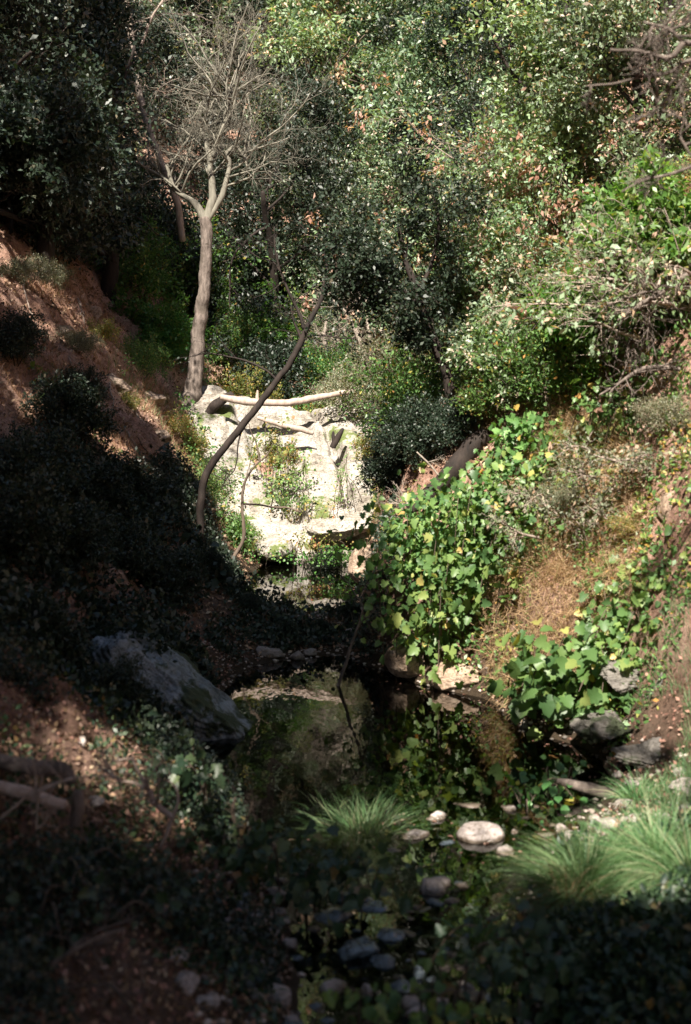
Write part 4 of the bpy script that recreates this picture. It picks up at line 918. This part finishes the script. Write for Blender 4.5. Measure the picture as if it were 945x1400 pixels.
# ------------------------------------------------------------------ broad-leaved vines and creeping plants
def surface_pts(r, n, xr, yr, test=None):
    x = xr[0]+(xr[1]-xr[0])*r.random(n*3); y = yr[0]+(yr[1]-yr[0])*r.random(n*3)
    if test is not None: m = test(x, y); x, y = x[m], y[m]
    x, y = x[:n], y[:n]
    return x, y, height(x, y)
def vine(px, py, Yd, w, h, n, size, seed, label, mat='grape', name='vine', depth=.35, cat='vine', thick=.25, shape=LOBED, stems=16, snap=False):
    """leaves on stalks rising from runners that follow the ground inside an oval seen at (px,py)"""
    if snap:
        ys = np.linspace(8, 16, 400); zz = height((px-472.5)/F*ys, ys); k_ = np.where(HCAM-(py-500)/F*ys <= zz)[0]
        if len(k_): Yd = ys[k_[0]]-.22
    r = np.random.default_rng(seed); c = at(px, py, Yd); root = empty(name, (c[0], c[1], gz(c[0], c[1])), label=label, cat=cat)
    W = w/F*Yd/2; Hh = h/F*Yd/2
    tb = Tubes(); lv = Leaves(r); org = np.array(root.location)
    cen = []
    for k in range(stems):
        a = r.random()*6.28; q = math.sqrt(r.random())
        x0 = c[0]+W*q*math.cos(a); z0 = c[2]+Hh*q*math.sin(a); y0 = c[1]+depth*r.normal()*.5
        # stem from the ground behind/below to this spot
        gx_, gy_ = x0+.15*r.normal(), y0+.25+.1*r.random()
        g = np.array([gx_, gy_, min(gz(gx_, gy_), z0)])
        m = (g+np.array([x0, y0, z0]))/2+[0, -.05, .15]
        pth = smooth_path(np.array([[*g, .006], [*m, .005], [x0, y0, z0, .003]])-np.array([*org, 0]), 5)
        tb.add(pth[:, :3], pth[:, 3], 4); cen.append(pth[-1, :3]); cen.append(pth[len(pth)//2, :3])
    cen = np.array(cen); ci = r.integers(len(cen), size=n)
    P = cen[ci]+r.normal(size=(n, 3))*[W*.28, depth*.4, Hh*.28]
    P[:, 2] = np.maximum(P[:, 2], np.maximum(height(P[:, 0]+org[0], P[:, 1]+org[1]), 0)+.02-org[2])
    A = r.normal(size=(n, 3))*.5+[-.25, -.5, -.35]; N = r.normal(size=(n, 3))*.55+[-.3, -.45, .7]
    L = size*(.45+1.0*r.random(n)); lv.d.append((P, A, N, L, L*(.75+.3*r.random(n))))
    tb.build('stems', M['brownbark'], root); lv.build('foliage', M[mat], root, shape)
    return root
vine(725, 690, 12.0, 260, 110, 1300, .068, 61, 'mass of broad yellow green vine leaves on the upper part of the right bank', snap=True, stems=26)
vine(600, 755, 13.0, 210, 130, 1250, .066, 62, 'mass of green vine leaves overhanging the far pool', snap=True, stems=26)
vine(670, 765, 12.2, 150, 100, 600, .085, 63, 'green vine leaves just above the dark hollow in the bank', snap=True, stems=26)
vine(770, 925, 10.3, 130, 110, 190, .125, 64, 'cluster of very large pale green leaves beside the near pool')
vine(590, 870, 12.2, 110, 90, 190, .10, 65, 'yellowing vine leaves trailing to the water', mat='grape', snap=True, stems=26)
vine(845, 860, 10.4, 130, 90, 240, .07, 66, 'light green leaves low on the right slope', snap=True, stems=26)
vine(735, 600, 13.0, 100, 70, 240, .07, 67, 'small leaved green vine under the hanging bushes', mat='shrub', snap=True, stems=26)
vine(870, 540, 11.4, 150, 110, 220, .06, 68, 'sparse light green vine on the dry right slope', mat='shrub', snap=True, stems=26)
vine(225, 790, 14.2, 130, 90, 420, .10, 69, 'dark leafy vine at the left shore of the far pool', mat='oakdark', shape=OVAL)
vine(425, 850, 13.9, 200, 20, 300, .05, 70, 'dark low plants covering the bar between the pools', mat='darkgrape' if 'darkgrape' in M else 'oakdark', shape=OVAL)
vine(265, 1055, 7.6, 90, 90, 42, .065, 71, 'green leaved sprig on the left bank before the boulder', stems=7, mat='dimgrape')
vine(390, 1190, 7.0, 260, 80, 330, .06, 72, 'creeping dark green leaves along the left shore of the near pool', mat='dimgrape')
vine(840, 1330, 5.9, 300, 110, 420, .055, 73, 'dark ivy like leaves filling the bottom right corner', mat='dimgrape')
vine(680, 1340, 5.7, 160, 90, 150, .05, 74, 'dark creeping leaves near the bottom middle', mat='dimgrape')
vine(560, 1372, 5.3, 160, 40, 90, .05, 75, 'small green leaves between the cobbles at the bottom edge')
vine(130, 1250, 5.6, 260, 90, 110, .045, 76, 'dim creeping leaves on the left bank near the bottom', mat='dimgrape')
vine(60, 650, 15.4, 160, 70, 300, .07, 77, 'dark leafy plant at the lower edge of the red slope', mat='shrub', shape=OVAL)
vine(750, 1095, 8.8, 90, 50, 70, .06, 78, 'small dark fern like plant beside the right log', mat='shrub', shape=OVAL)

for k, (px, py, Yd, w, h, n, sz, mt, lab) in enumerate([(398,668,20.15,62,34,420,.035,'shrub','strip of green moss and small leaves in the cleft of the outcrop'),(470,634,20.25,24,44,200,.03,'shrub','small green moss patch high on the tall rock face'),
    (372,600,20.6,60,60,260,.05,'autumn','yellow green leafy plant hanging between the two logs and the left slab'),(395,625,20.5,60,40,220,.045,'shrub','green leafy plant under the short log'),
    (308,735,19.0,64,62,420,.045,'shrub','pale green plant at the foot of the leaning tree'),(440,690,19.9,60,14,160,.03,'autumn','thin line of yellow moss across the outcrop'),
    (420,738,19.3,70,20,240,.035,'autumn','yellow plants on the ledge above the far pool'),(462,760,18.9,50,26,260,.04,'bright','green leaves in the shadow at the pool corner')]):
    vine(px, py, Yd-.25, w, h, n, sz, 120+k, lab, mat=mt, shape=OVAL, depth=.12, name='leafy_plant', cat='plant', stems=10)
px_place('darkb', 446, 0, 19.1, .3, 'dark shaded bush at the foot of the outcrop beside the smooth boulder', 'shrub', S)

# green fringe along the back of the far pool
vine(400, 765, 19.0, 180, 9, 300, .035, 79, 'bright yellow green fringe of plants along the back of the far pool', mat='bright', shape=OVAL, depth=.2)

# ------------------------------------------------------------------ grass tufts
def tuft(px, Yd, n, L, spread, seed, label, mat='grass', zoff=0, bend=.9, wind=(0,0)):
    r = np.random.default_rng(seed); x = (px-472.5)/F*Yd; root = empty('grass_tuft', (x, Yd, gz(x, Yd)+zoff), label=label, cat='grass tuft', group='grass tufts beside the near pool')
    V = []; Fq = []; Ft = []; nn = 0; k = 6
    for j in range(n):
        a = r.random()*6.28; q = r.random()**.6
        b = np.array([math.cos(a), math.sin(a), 0])*spread*.35*q
        d = np.array([math.cos(a)*q*bend+wind[0], math.sin(a)*q*bend+wind[1], 1.0]); d /= np.linalg.norm(d)
        l = L*(.3+.85*r.random()); w = .0022+.0014*r.random(); p = b.copy(); st = l/k; S_ = unit(np.cross(d, r.normal(size=3)))
        row = []
        kd = r.normal(size=3)*.10
        for s in range(k+1):
            d = d+kd*(s == 3)*2+r.normal(size=3)*.03
            ww = w*(1-s/(k+.0001))**.6
            row += [p+S_*ww, p-S_*ww]
            d = d+np.array([d[0]*.22, d[1]*.22, -.17-.05*r.random()]); d /= np.linalg.norm(d); p = p+d*st
        V += row
        Fq += [[nn+2*s, nn+2*s+1, nn+2*s+3, nn+2*s+2] for s in range(k)]; nn += 2*(k+1)
    mesh_obj('blades', np.array(V), [np.array(Fq)], M[mat], root)
    return root
tuft(498, 8.35, 2600, .42, .62, 81, 'round green grass tuft standing in the near pool', bend=.6)
tuft(800, 6.95, 2200, .50, .40, 82, 'large grass tuft with a straw coloured base right of the cobbles')
tuft(775, 6.8, 300, .34, .25, 83, 'straw coloured grass clump at the foot of the large tuft', mat='straw')
tuft(905, 7.05, 2200, .52, .40, 84, 'wide green grass tuft at the right picture edge')
tuft(950, 6.7, 600, .45, .35, 85, 'grass tuft cut by the right picture edge')
tuft(870, 8.7, 300, .28, .30, 86, 'short sparse grass behind the right tufts')
tuft(450, 8.7, 600, .40, .25, 87, 'sparse darker grass tuft left of the round green one')
tuft(650, 6.7, 350, .3, .3, 88, 'dark grass tuft in the shade below the cobbles')
tuft(560, 8.0, 120, .22, .15, 89, 'tiny grass tuft beside the speckled cobble')

# ------------------------------------------------------------------ what nobody could count
def litter(name, n, xr, yr, size, mat, seed, kind_label, shape=DIAMOND, test=None, lift=.012, flat=1.2, asp=.6, cat='leaves'):
    r = np.random.default_rng(seed); x, y, z = surface_pts(r, n, xr, yr, test)
    m = z > .02; x, y, z = x[m], y[m], z[m]
    e = .05; nx_ = -(height(x+e, y)-z)/e; ny_ = -(height(x, y+e)-z)/e
    N = unit(np.stack([nx_, ny_, np.ones_like(nx_)], -1))*flat+r.normal(size=(len(x), 3))*.5
    A = r.normal(size=(len(x), 3)); L = size*(.5+r.random(len(x)))
    P = np.stack([x, y, z+lift], -1)
    V, f = leaf_arrays(P, A, N, L, L*asp, shape)
    o = mesh_obj(name, V, f, mat, None, False); return tag(o, kind_label, cat, kind='stuff')
def inview(x, y): return np.abs(x) < np.maximum(y*.30, .5)
litter('fallen_leaves', 36000, (-4, 4), (4.4, 13), .03, M['litter'], 91, 'brown fallen leaves covering the near banks', test=inview)
litter('fallen_leaves', 16000, (-3, 0), (4.4, 9.5), .028, M['litter'], 98, 'brown leaf litter and bark scraps on the near left bank', test=inview)
litter('fallen_leaves', 85000, (-7, 7), (13, 26), .05, M['litter'], 92, 'brown fallen leaves covering the far slopes', test=inview)
def grassfield(name, n, xr, yr, L, mat, seed, label, test, w=.003, hang=0):
    r = np.random.default_rng(seed); x, y, z = surface_pts(r, n, xr, yr, lambda a, b: inview(a, b) & test(a, b))
    m = z > .05; x, y, z = x[m], y[m], z[m]; k = len(x)
    A = r.normal(size=(k, 3))*.45+[0, -hang*.6, 1-hang*1.3]; N = r.normal(size=(k, 3))
    l = L*(.5+r.random(k)); V, f = leaf_arrays(np.stack([x, y, z-.005], -1), A, N, l, np.full(k, w)*(.7+.6*r.random(k)), BLADE)
    return tag(mesh_obj(name, V, f, mat, None, False), label, 'grass', kind='stuff')
pn = lambda x, y, s, f: fbm(np.stack([x*f, y*f, 0*x], -1), 3, s)
grassfield('dry_grass', 26000, (-6.5, -1.8), (14, 25), .12, M['straw'], 93, 'short dry grass on the red left slope', lambda x, y: pn(x, y, 2, .8) > -.1, w=.005)
grassfield('dry_grass', 60000, (1.3, 4), (9.3, 15), .16, M['straw'], 94, 'dry grass and rootlets hanging on the right slope', lambda x, y: pn(x, y, 4, 1.0) > -.25, w=.005, hang=.8)
grassfield('green_grass', 16000, (-3.6, 2.5), (19, 27), .12, M['grass'], 95, 'thin green grass among the gully shrubs', lambda x, y: pn(x, y, 7, .7) > 0, w=.006)
grassfield('green_grass', 9000, (.9, 3), (7.2, 10), .10, M['grass'], 96, 'short grass on the gravel bar', lambda x, y: pn(x, y, 9, 1.5) > .1, w=.004)
# leaves afloat near the margins of the pools
r = np.random.default_rng(120); x = -1.2+3.4*r.random(2600); y = 7.4+11*r.random(2600); z = height(x, y); m = (z < -.01) & (z > -.24) & (r.random(2600) < .55) & (fbm(np.stack([x*2, y*2, 0*x], -1), 2, 121) > .05); x, y = x[m], y[m]
V, f = leaf_arrays(np.stack([x, y, np.full(len(x), .004)], -1), r.normal(size=(len(x), 3))*[1, 1, .05], np.tile([0, 0, 1.], (len(x), 1))+r.normal(size=(len(x), 3))*.08, .03*(.5+r.random(len(x))), .018*(.6+.8*r.random(len(x))), DIAMOND)
tag(mesh_obj('floating_leaves', V, f, M['litter'], None, False), 'brown and yellow leaves floating at the pool margins', 'leaves', kind='stuff')
# small-leaved ground cover
def cover(name, n, xr, yr, size, mat, seed, label, th, freq, hgt=.08, shape=DIAMOND, zmax=None):
    r = np.random.default_rng(seed); x, y, z = surface_pts(r, n, xr, yr, lambda a, b: inview(a, b) & (pn(a, b, seed, freq) > th))
    m = z > .03
    if zmax is not None: m &= z < 3-(zmax-500)/F*y
    x, y, z = x[m], y[m], z[m]; k = len(x)
    A = r.normal(size=(k, 3))+[0, -.3, .3]; N = r.normal(size=(k, 3))*.6+[-.2, -.4, .8]
    l = size*(.5+r.random(k)); h_ = hgt*r.random(k)*(1+pn(x, y, seed+1, freq*2))
    V, f = leaf_arrays(np.stack([x, y, z+h_], -1), A, N, l, l*.55, shape)
    return tag(mesh_obj(name, V, f, mat, None, False), label, 'ground cover', kind='stuff')
cover('undergrowth', 26000, (-3.4, 2.6), (19.3, 30), .055, M['shrub'], 101, 'low green undergrowth in the gully', .0, .9, .25)
cover('undergrowth', 9000, (-2.6, 1.6), (19.3, 26), .05, M['autumn'], 102, 'low yellow and red undergrowth in the gully', .12, 1.1, .22)
cover('undergrowth', 17000, (.4, 4), (9.6, 18), .045, M['shrub'], 103, 'small green leaves creeping over the right bank', .05, 1.1, .16)
cover('undergrowth', 9000, (.4, 4), (9.6, 18), .045, M['autumn'], 104, 'small yellow leaves creeping over the right bank', .2, 1.3, .14)
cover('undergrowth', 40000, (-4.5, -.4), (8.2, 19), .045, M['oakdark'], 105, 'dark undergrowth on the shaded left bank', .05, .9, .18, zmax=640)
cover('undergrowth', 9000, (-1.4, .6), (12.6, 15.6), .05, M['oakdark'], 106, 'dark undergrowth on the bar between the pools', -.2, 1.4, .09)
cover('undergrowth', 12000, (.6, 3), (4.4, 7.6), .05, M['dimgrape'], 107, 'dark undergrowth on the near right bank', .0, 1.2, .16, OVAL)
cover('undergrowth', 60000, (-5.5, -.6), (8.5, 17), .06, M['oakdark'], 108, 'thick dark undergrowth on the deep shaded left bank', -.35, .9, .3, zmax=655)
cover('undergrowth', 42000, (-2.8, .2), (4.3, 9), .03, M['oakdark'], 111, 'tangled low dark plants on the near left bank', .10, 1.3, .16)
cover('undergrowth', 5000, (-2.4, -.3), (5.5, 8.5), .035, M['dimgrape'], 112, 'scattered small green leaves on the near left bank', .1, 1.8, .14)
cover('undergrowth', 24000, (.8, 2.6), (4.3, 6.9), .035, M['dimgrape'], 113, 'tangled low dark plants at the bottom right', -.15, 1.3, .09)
# gravel
r = np.random.default_rng(110); D_, f_ = ico(1); n = 5000
x, y, z = surface_pts(r, n, (-2.5, 3), (4.5, 15.5), lambda a, b: inview(a, b) & (height(a, b) < .3) & (height(a, b) > -.2))
s = .008+.016*r.random(len(x))**2
jit = 1+.25*r.normal(size=(len(x), len(D_), 1))*.6
V = np.stack([x, y, z+s*.2], -1)[:, None, :]+D_[None]*jit*s[:, None, None]*np.array([1.2, 1, .7])
fa = (f_[None]+(np.arange(len(x))*len(D_))[:, None, None]).reshape(-1, 3)
m_, nt, ns, lk = newmat('gravel_stone'); g = ns.new('ShaderNodeNewGeometry'); cr = ramp(ns, [(0,(.08,.07,.06)),(.5,(.26,.21,.18)),(1,(.5,.43,.38))]); p = ns.new('ShaderNodeBsdfPrincipled'); p.inputs['Roughness'].default_value = .6
lk.new(g.outputs['Random Per Island'], cr.inputs[0]); lk.new(cr.outputs[0], p.inputs[0]); o = ns.new('ShaderNodeOutputMaterial'); lk.new(p.outputs[0], o.inputs[0])
tag(mesh_obj('gravel', V.reshape(-1, 3), [fa], m_), 'loose gravel along the creek bed', 'gravel', kind='stuff')

# ------------------------------------------------------------------ unseen trees added to cast shade; crown gaps cut where sun is wanted
def shade_tree(base, cen, rad, nclump, seed, label, leafm):
    r = np.random.default_rng(seed); base = np.array([base[0], base[1], gz(*base)]); root = empty('unseen_shade_tree', base, label=label, cat='tree', group='unseen trees with crowns shaped to cast shade')
    tb = Tubes(); top = np.array(cen)-base; mid = top*[.3, .3, .55]
    q = smooth_path(np.array([[0,0,-.4,.24],[*(mid*.5),.2],[*mid,.16],[*(top*.95),.08]]), 8); tb.add(q[:, :3], q[:, 3], 10, .1); tb.build('trunk', M['brownbark'], root)
    Cn = r.normal(size=(nclump*2, 3)); Cn = Cn/np.linalg.norm(Cn, axis=1, keepdims=True)*(r.random(len(Cn))**.45)[:, None]*np.array(rad)+np.array(cen)
    Cn = Cn[:nclump]
    # where does the shade of each clump fall?
    t = np.linspace(0, 36, 110); hit = np.full((len(Cn), 3), np.nan); 
    for i_ in range(len(Cn)):
        pth = Cn[i_][None]-TOSUN[None]*t[:, None]; hz = HB(pth[:, 0], pth[:, 1]); k = np.where(pth[:, 2] < hz)[0]
        if len(k) and k[0] > 0:
            a = pth[k[0], 2]-hz[k[0]]; b = pth[k[0]-1, 2]-hz[k[0]-1]; hit[i_] = pth[k[0]]+(pth[k[0]-1]-pth[k[0]])*(-a/(b-a+1e-9))
        else: hit[i_] = pth[-1]
    keep = ~lit_mask(hit, r) | (r.random(len(Cn)) < .012) | ((hit[:, 1] > 13.5) & (hit[:, 1] < 21.5) & (hit[:, 0] < -2.2) & (r.random(len(Cn)) < .05)) | np.array([in_oaks(c) and not blocks_tree(c) for c in Cn]); Cn = Cn[keep]
    px, py = project(Cn); vis = (Cn[:, 1] > .5) & (px > -70) & (px < 1015) & (py > -70); Cn = Cn[~vis]
    lv = Leaves(r); k = 30
    P = (Cn[:, None, :]-base+r.normal(size=(len(Cn), k, 3))*.11).reshape(-1, 3)
    lv.clump(P, .11, .6, .8); lv.build('crown', leafm, root)
    tb = Tubes(); sel = Cn[r.choice(len(Cn), min(len(Cn), 60), replace=False)]-base
    for c in sel:
        s0 = q[int(len(q)*(.5+.45*r.random())), :3]; m = (s0+c)/2+[0, 0, .3]
        tb.add(smooth_path(np.array([s0, m, c]), 4), np.linspace(.04, .01, 9), 5)
    tb.build('branches', M['brownbark'], root)
    return len(Cn)
print('clumps', [shade_tree(*a) for a in [
 ((-8,-6), (-4.6,-1.5,9.5), (3.2,3.4,2.2), 3600, 201, 'tall leafy tree behind the viewpoint', M['oak']),
 ((-2,-9), (-0.8,-2.5,9.5), (3.2,3.2,2.0), 3600, 202, 'tall leafy tree behind the viewpoint', M['oak']),
 ((-9,3), (-5.2,3.5,10.3), (3.2,3.6,2.2), 3400, 203, 'tall leafy tree behind the viewpoint', M['oak']),
 ((-9,7), (-5.8,7.8,10.8), (3.2,3.6,2.2), 3200, 204, 'tall leafy tree behind the viewpoint', M['oak']),
 ((-10,11), (-6.2,11.8,11.6), (3.4,3.6,2.2), 3200, 205, 'tall leafy tree behind the viewpoint', M['oak']),
 ((-3.5,-1), (-1.8,.6,8.8), (3.0,3.2,1.5), 2800, 206, 'tall leafy tree behind the viewpoint', M['oak']),
 ((-6,4.5), (-3.0,5.5,9.6), (2.0,3.6,1.6), 2200, 207, 'tall leafy tree behind the viewpoint', M['oak']),
 ((-10,15), (-6.3,15.8,13.2), (3.8,3.6,2.2), 2800, 208, 'tall leafy tree behind the viewpoint', M['oak']),
 ((-6.5,7), (-5.2,7.5,6.0), (1.6,4.5,3.0), 1900, 209, 'tall leafy tree behind the viewpoint', M['oak']),
 ((5,-4), (3.2,-1.8,9.5), (3.6,3.4,2.2), 3200, 210, 'tall leafy tree behind the viewpoint', M['oak']),
 ((-4,-14), (-1.0,-10.0,8.0), (7.0,3.0,4.0), 3000, 211, 'tall leafy tree behind the viewpoint', M['oak']),
 ((7,6), (6.0,6.5,10.0), (2.6,5.0,3.0), 2200, 212, 'tall leafy tree behind the viewpoint', M['oak']),
]])

# ------------------------------------------------------------------ light, sky, camera
sc = bpy.context.scene
w = bpy.data.worlds.new('World'); sc.world = w; w.use_nodes = True
nt = w.node_tree; bg = nt.nodes['Background']; sky = nt.nodes.new('ShaderNodeTexSky'); sky.sky_type = 'NISHITA'; sky.sun_disc = False
sky.sun_elevation = EL; sky.sun_rotation = math.atan2(TOSUN[0], TOSUN[1]); bg.inputs[1].default_value = .05
nt.links.new(sky.outputs[0], bg.inputs[0])
sd = bpy.data.lights.new('sun', 'SUN'); sd.energy = 5.0; sd.angle = math.radians(.55); sd.color = (1, .92, .80)
so = bpy.data.objects.new('sun', sd); C.objects.link(so); so.rotation_euler = Vector(TOSUN).to_track_quat('Z', 'Y').to_euler(); so.location = (-10, -10, 30)
cd = bpy.data.cameras.new('camera'); cam = bpy.data.objects.new('camera', cd); C.objects.link(cam); sc.camera = cam
cam.location = (0, 0, HCAM); cam.rotation_euler = (math.pi/2, 0, 0)
cd.sensor_fit = 'VERTICAL'; cd.sensor_height = 36; cd.lens = 45; cd.shift_y = -200/1400; cd.clip_end = 2000; cd.clip_start = .05
cd.dof.use_dof = True; cd.dof.focus_distance = 20; cd.dof.aperture_fstop = 1.8
sc.view_settings.view_transform = 'Standard'; sc.view_settings.look = 'None'; sc.view_settings.exposure = 1.55; sc.view_settings.gamma = 1
cy = sc.cycles; cy.max_bounces = 5; cy.diffuse_bounces = 3; cy.glossy_bounces = 3; cy.transmission_bounces = 3; cy.transparent_max_bounces = 8
cy.use_denoising = True; cy.sample_clamp_indirect = 4; cy.caustics_reflective = False; cy.caustics_refractive = False
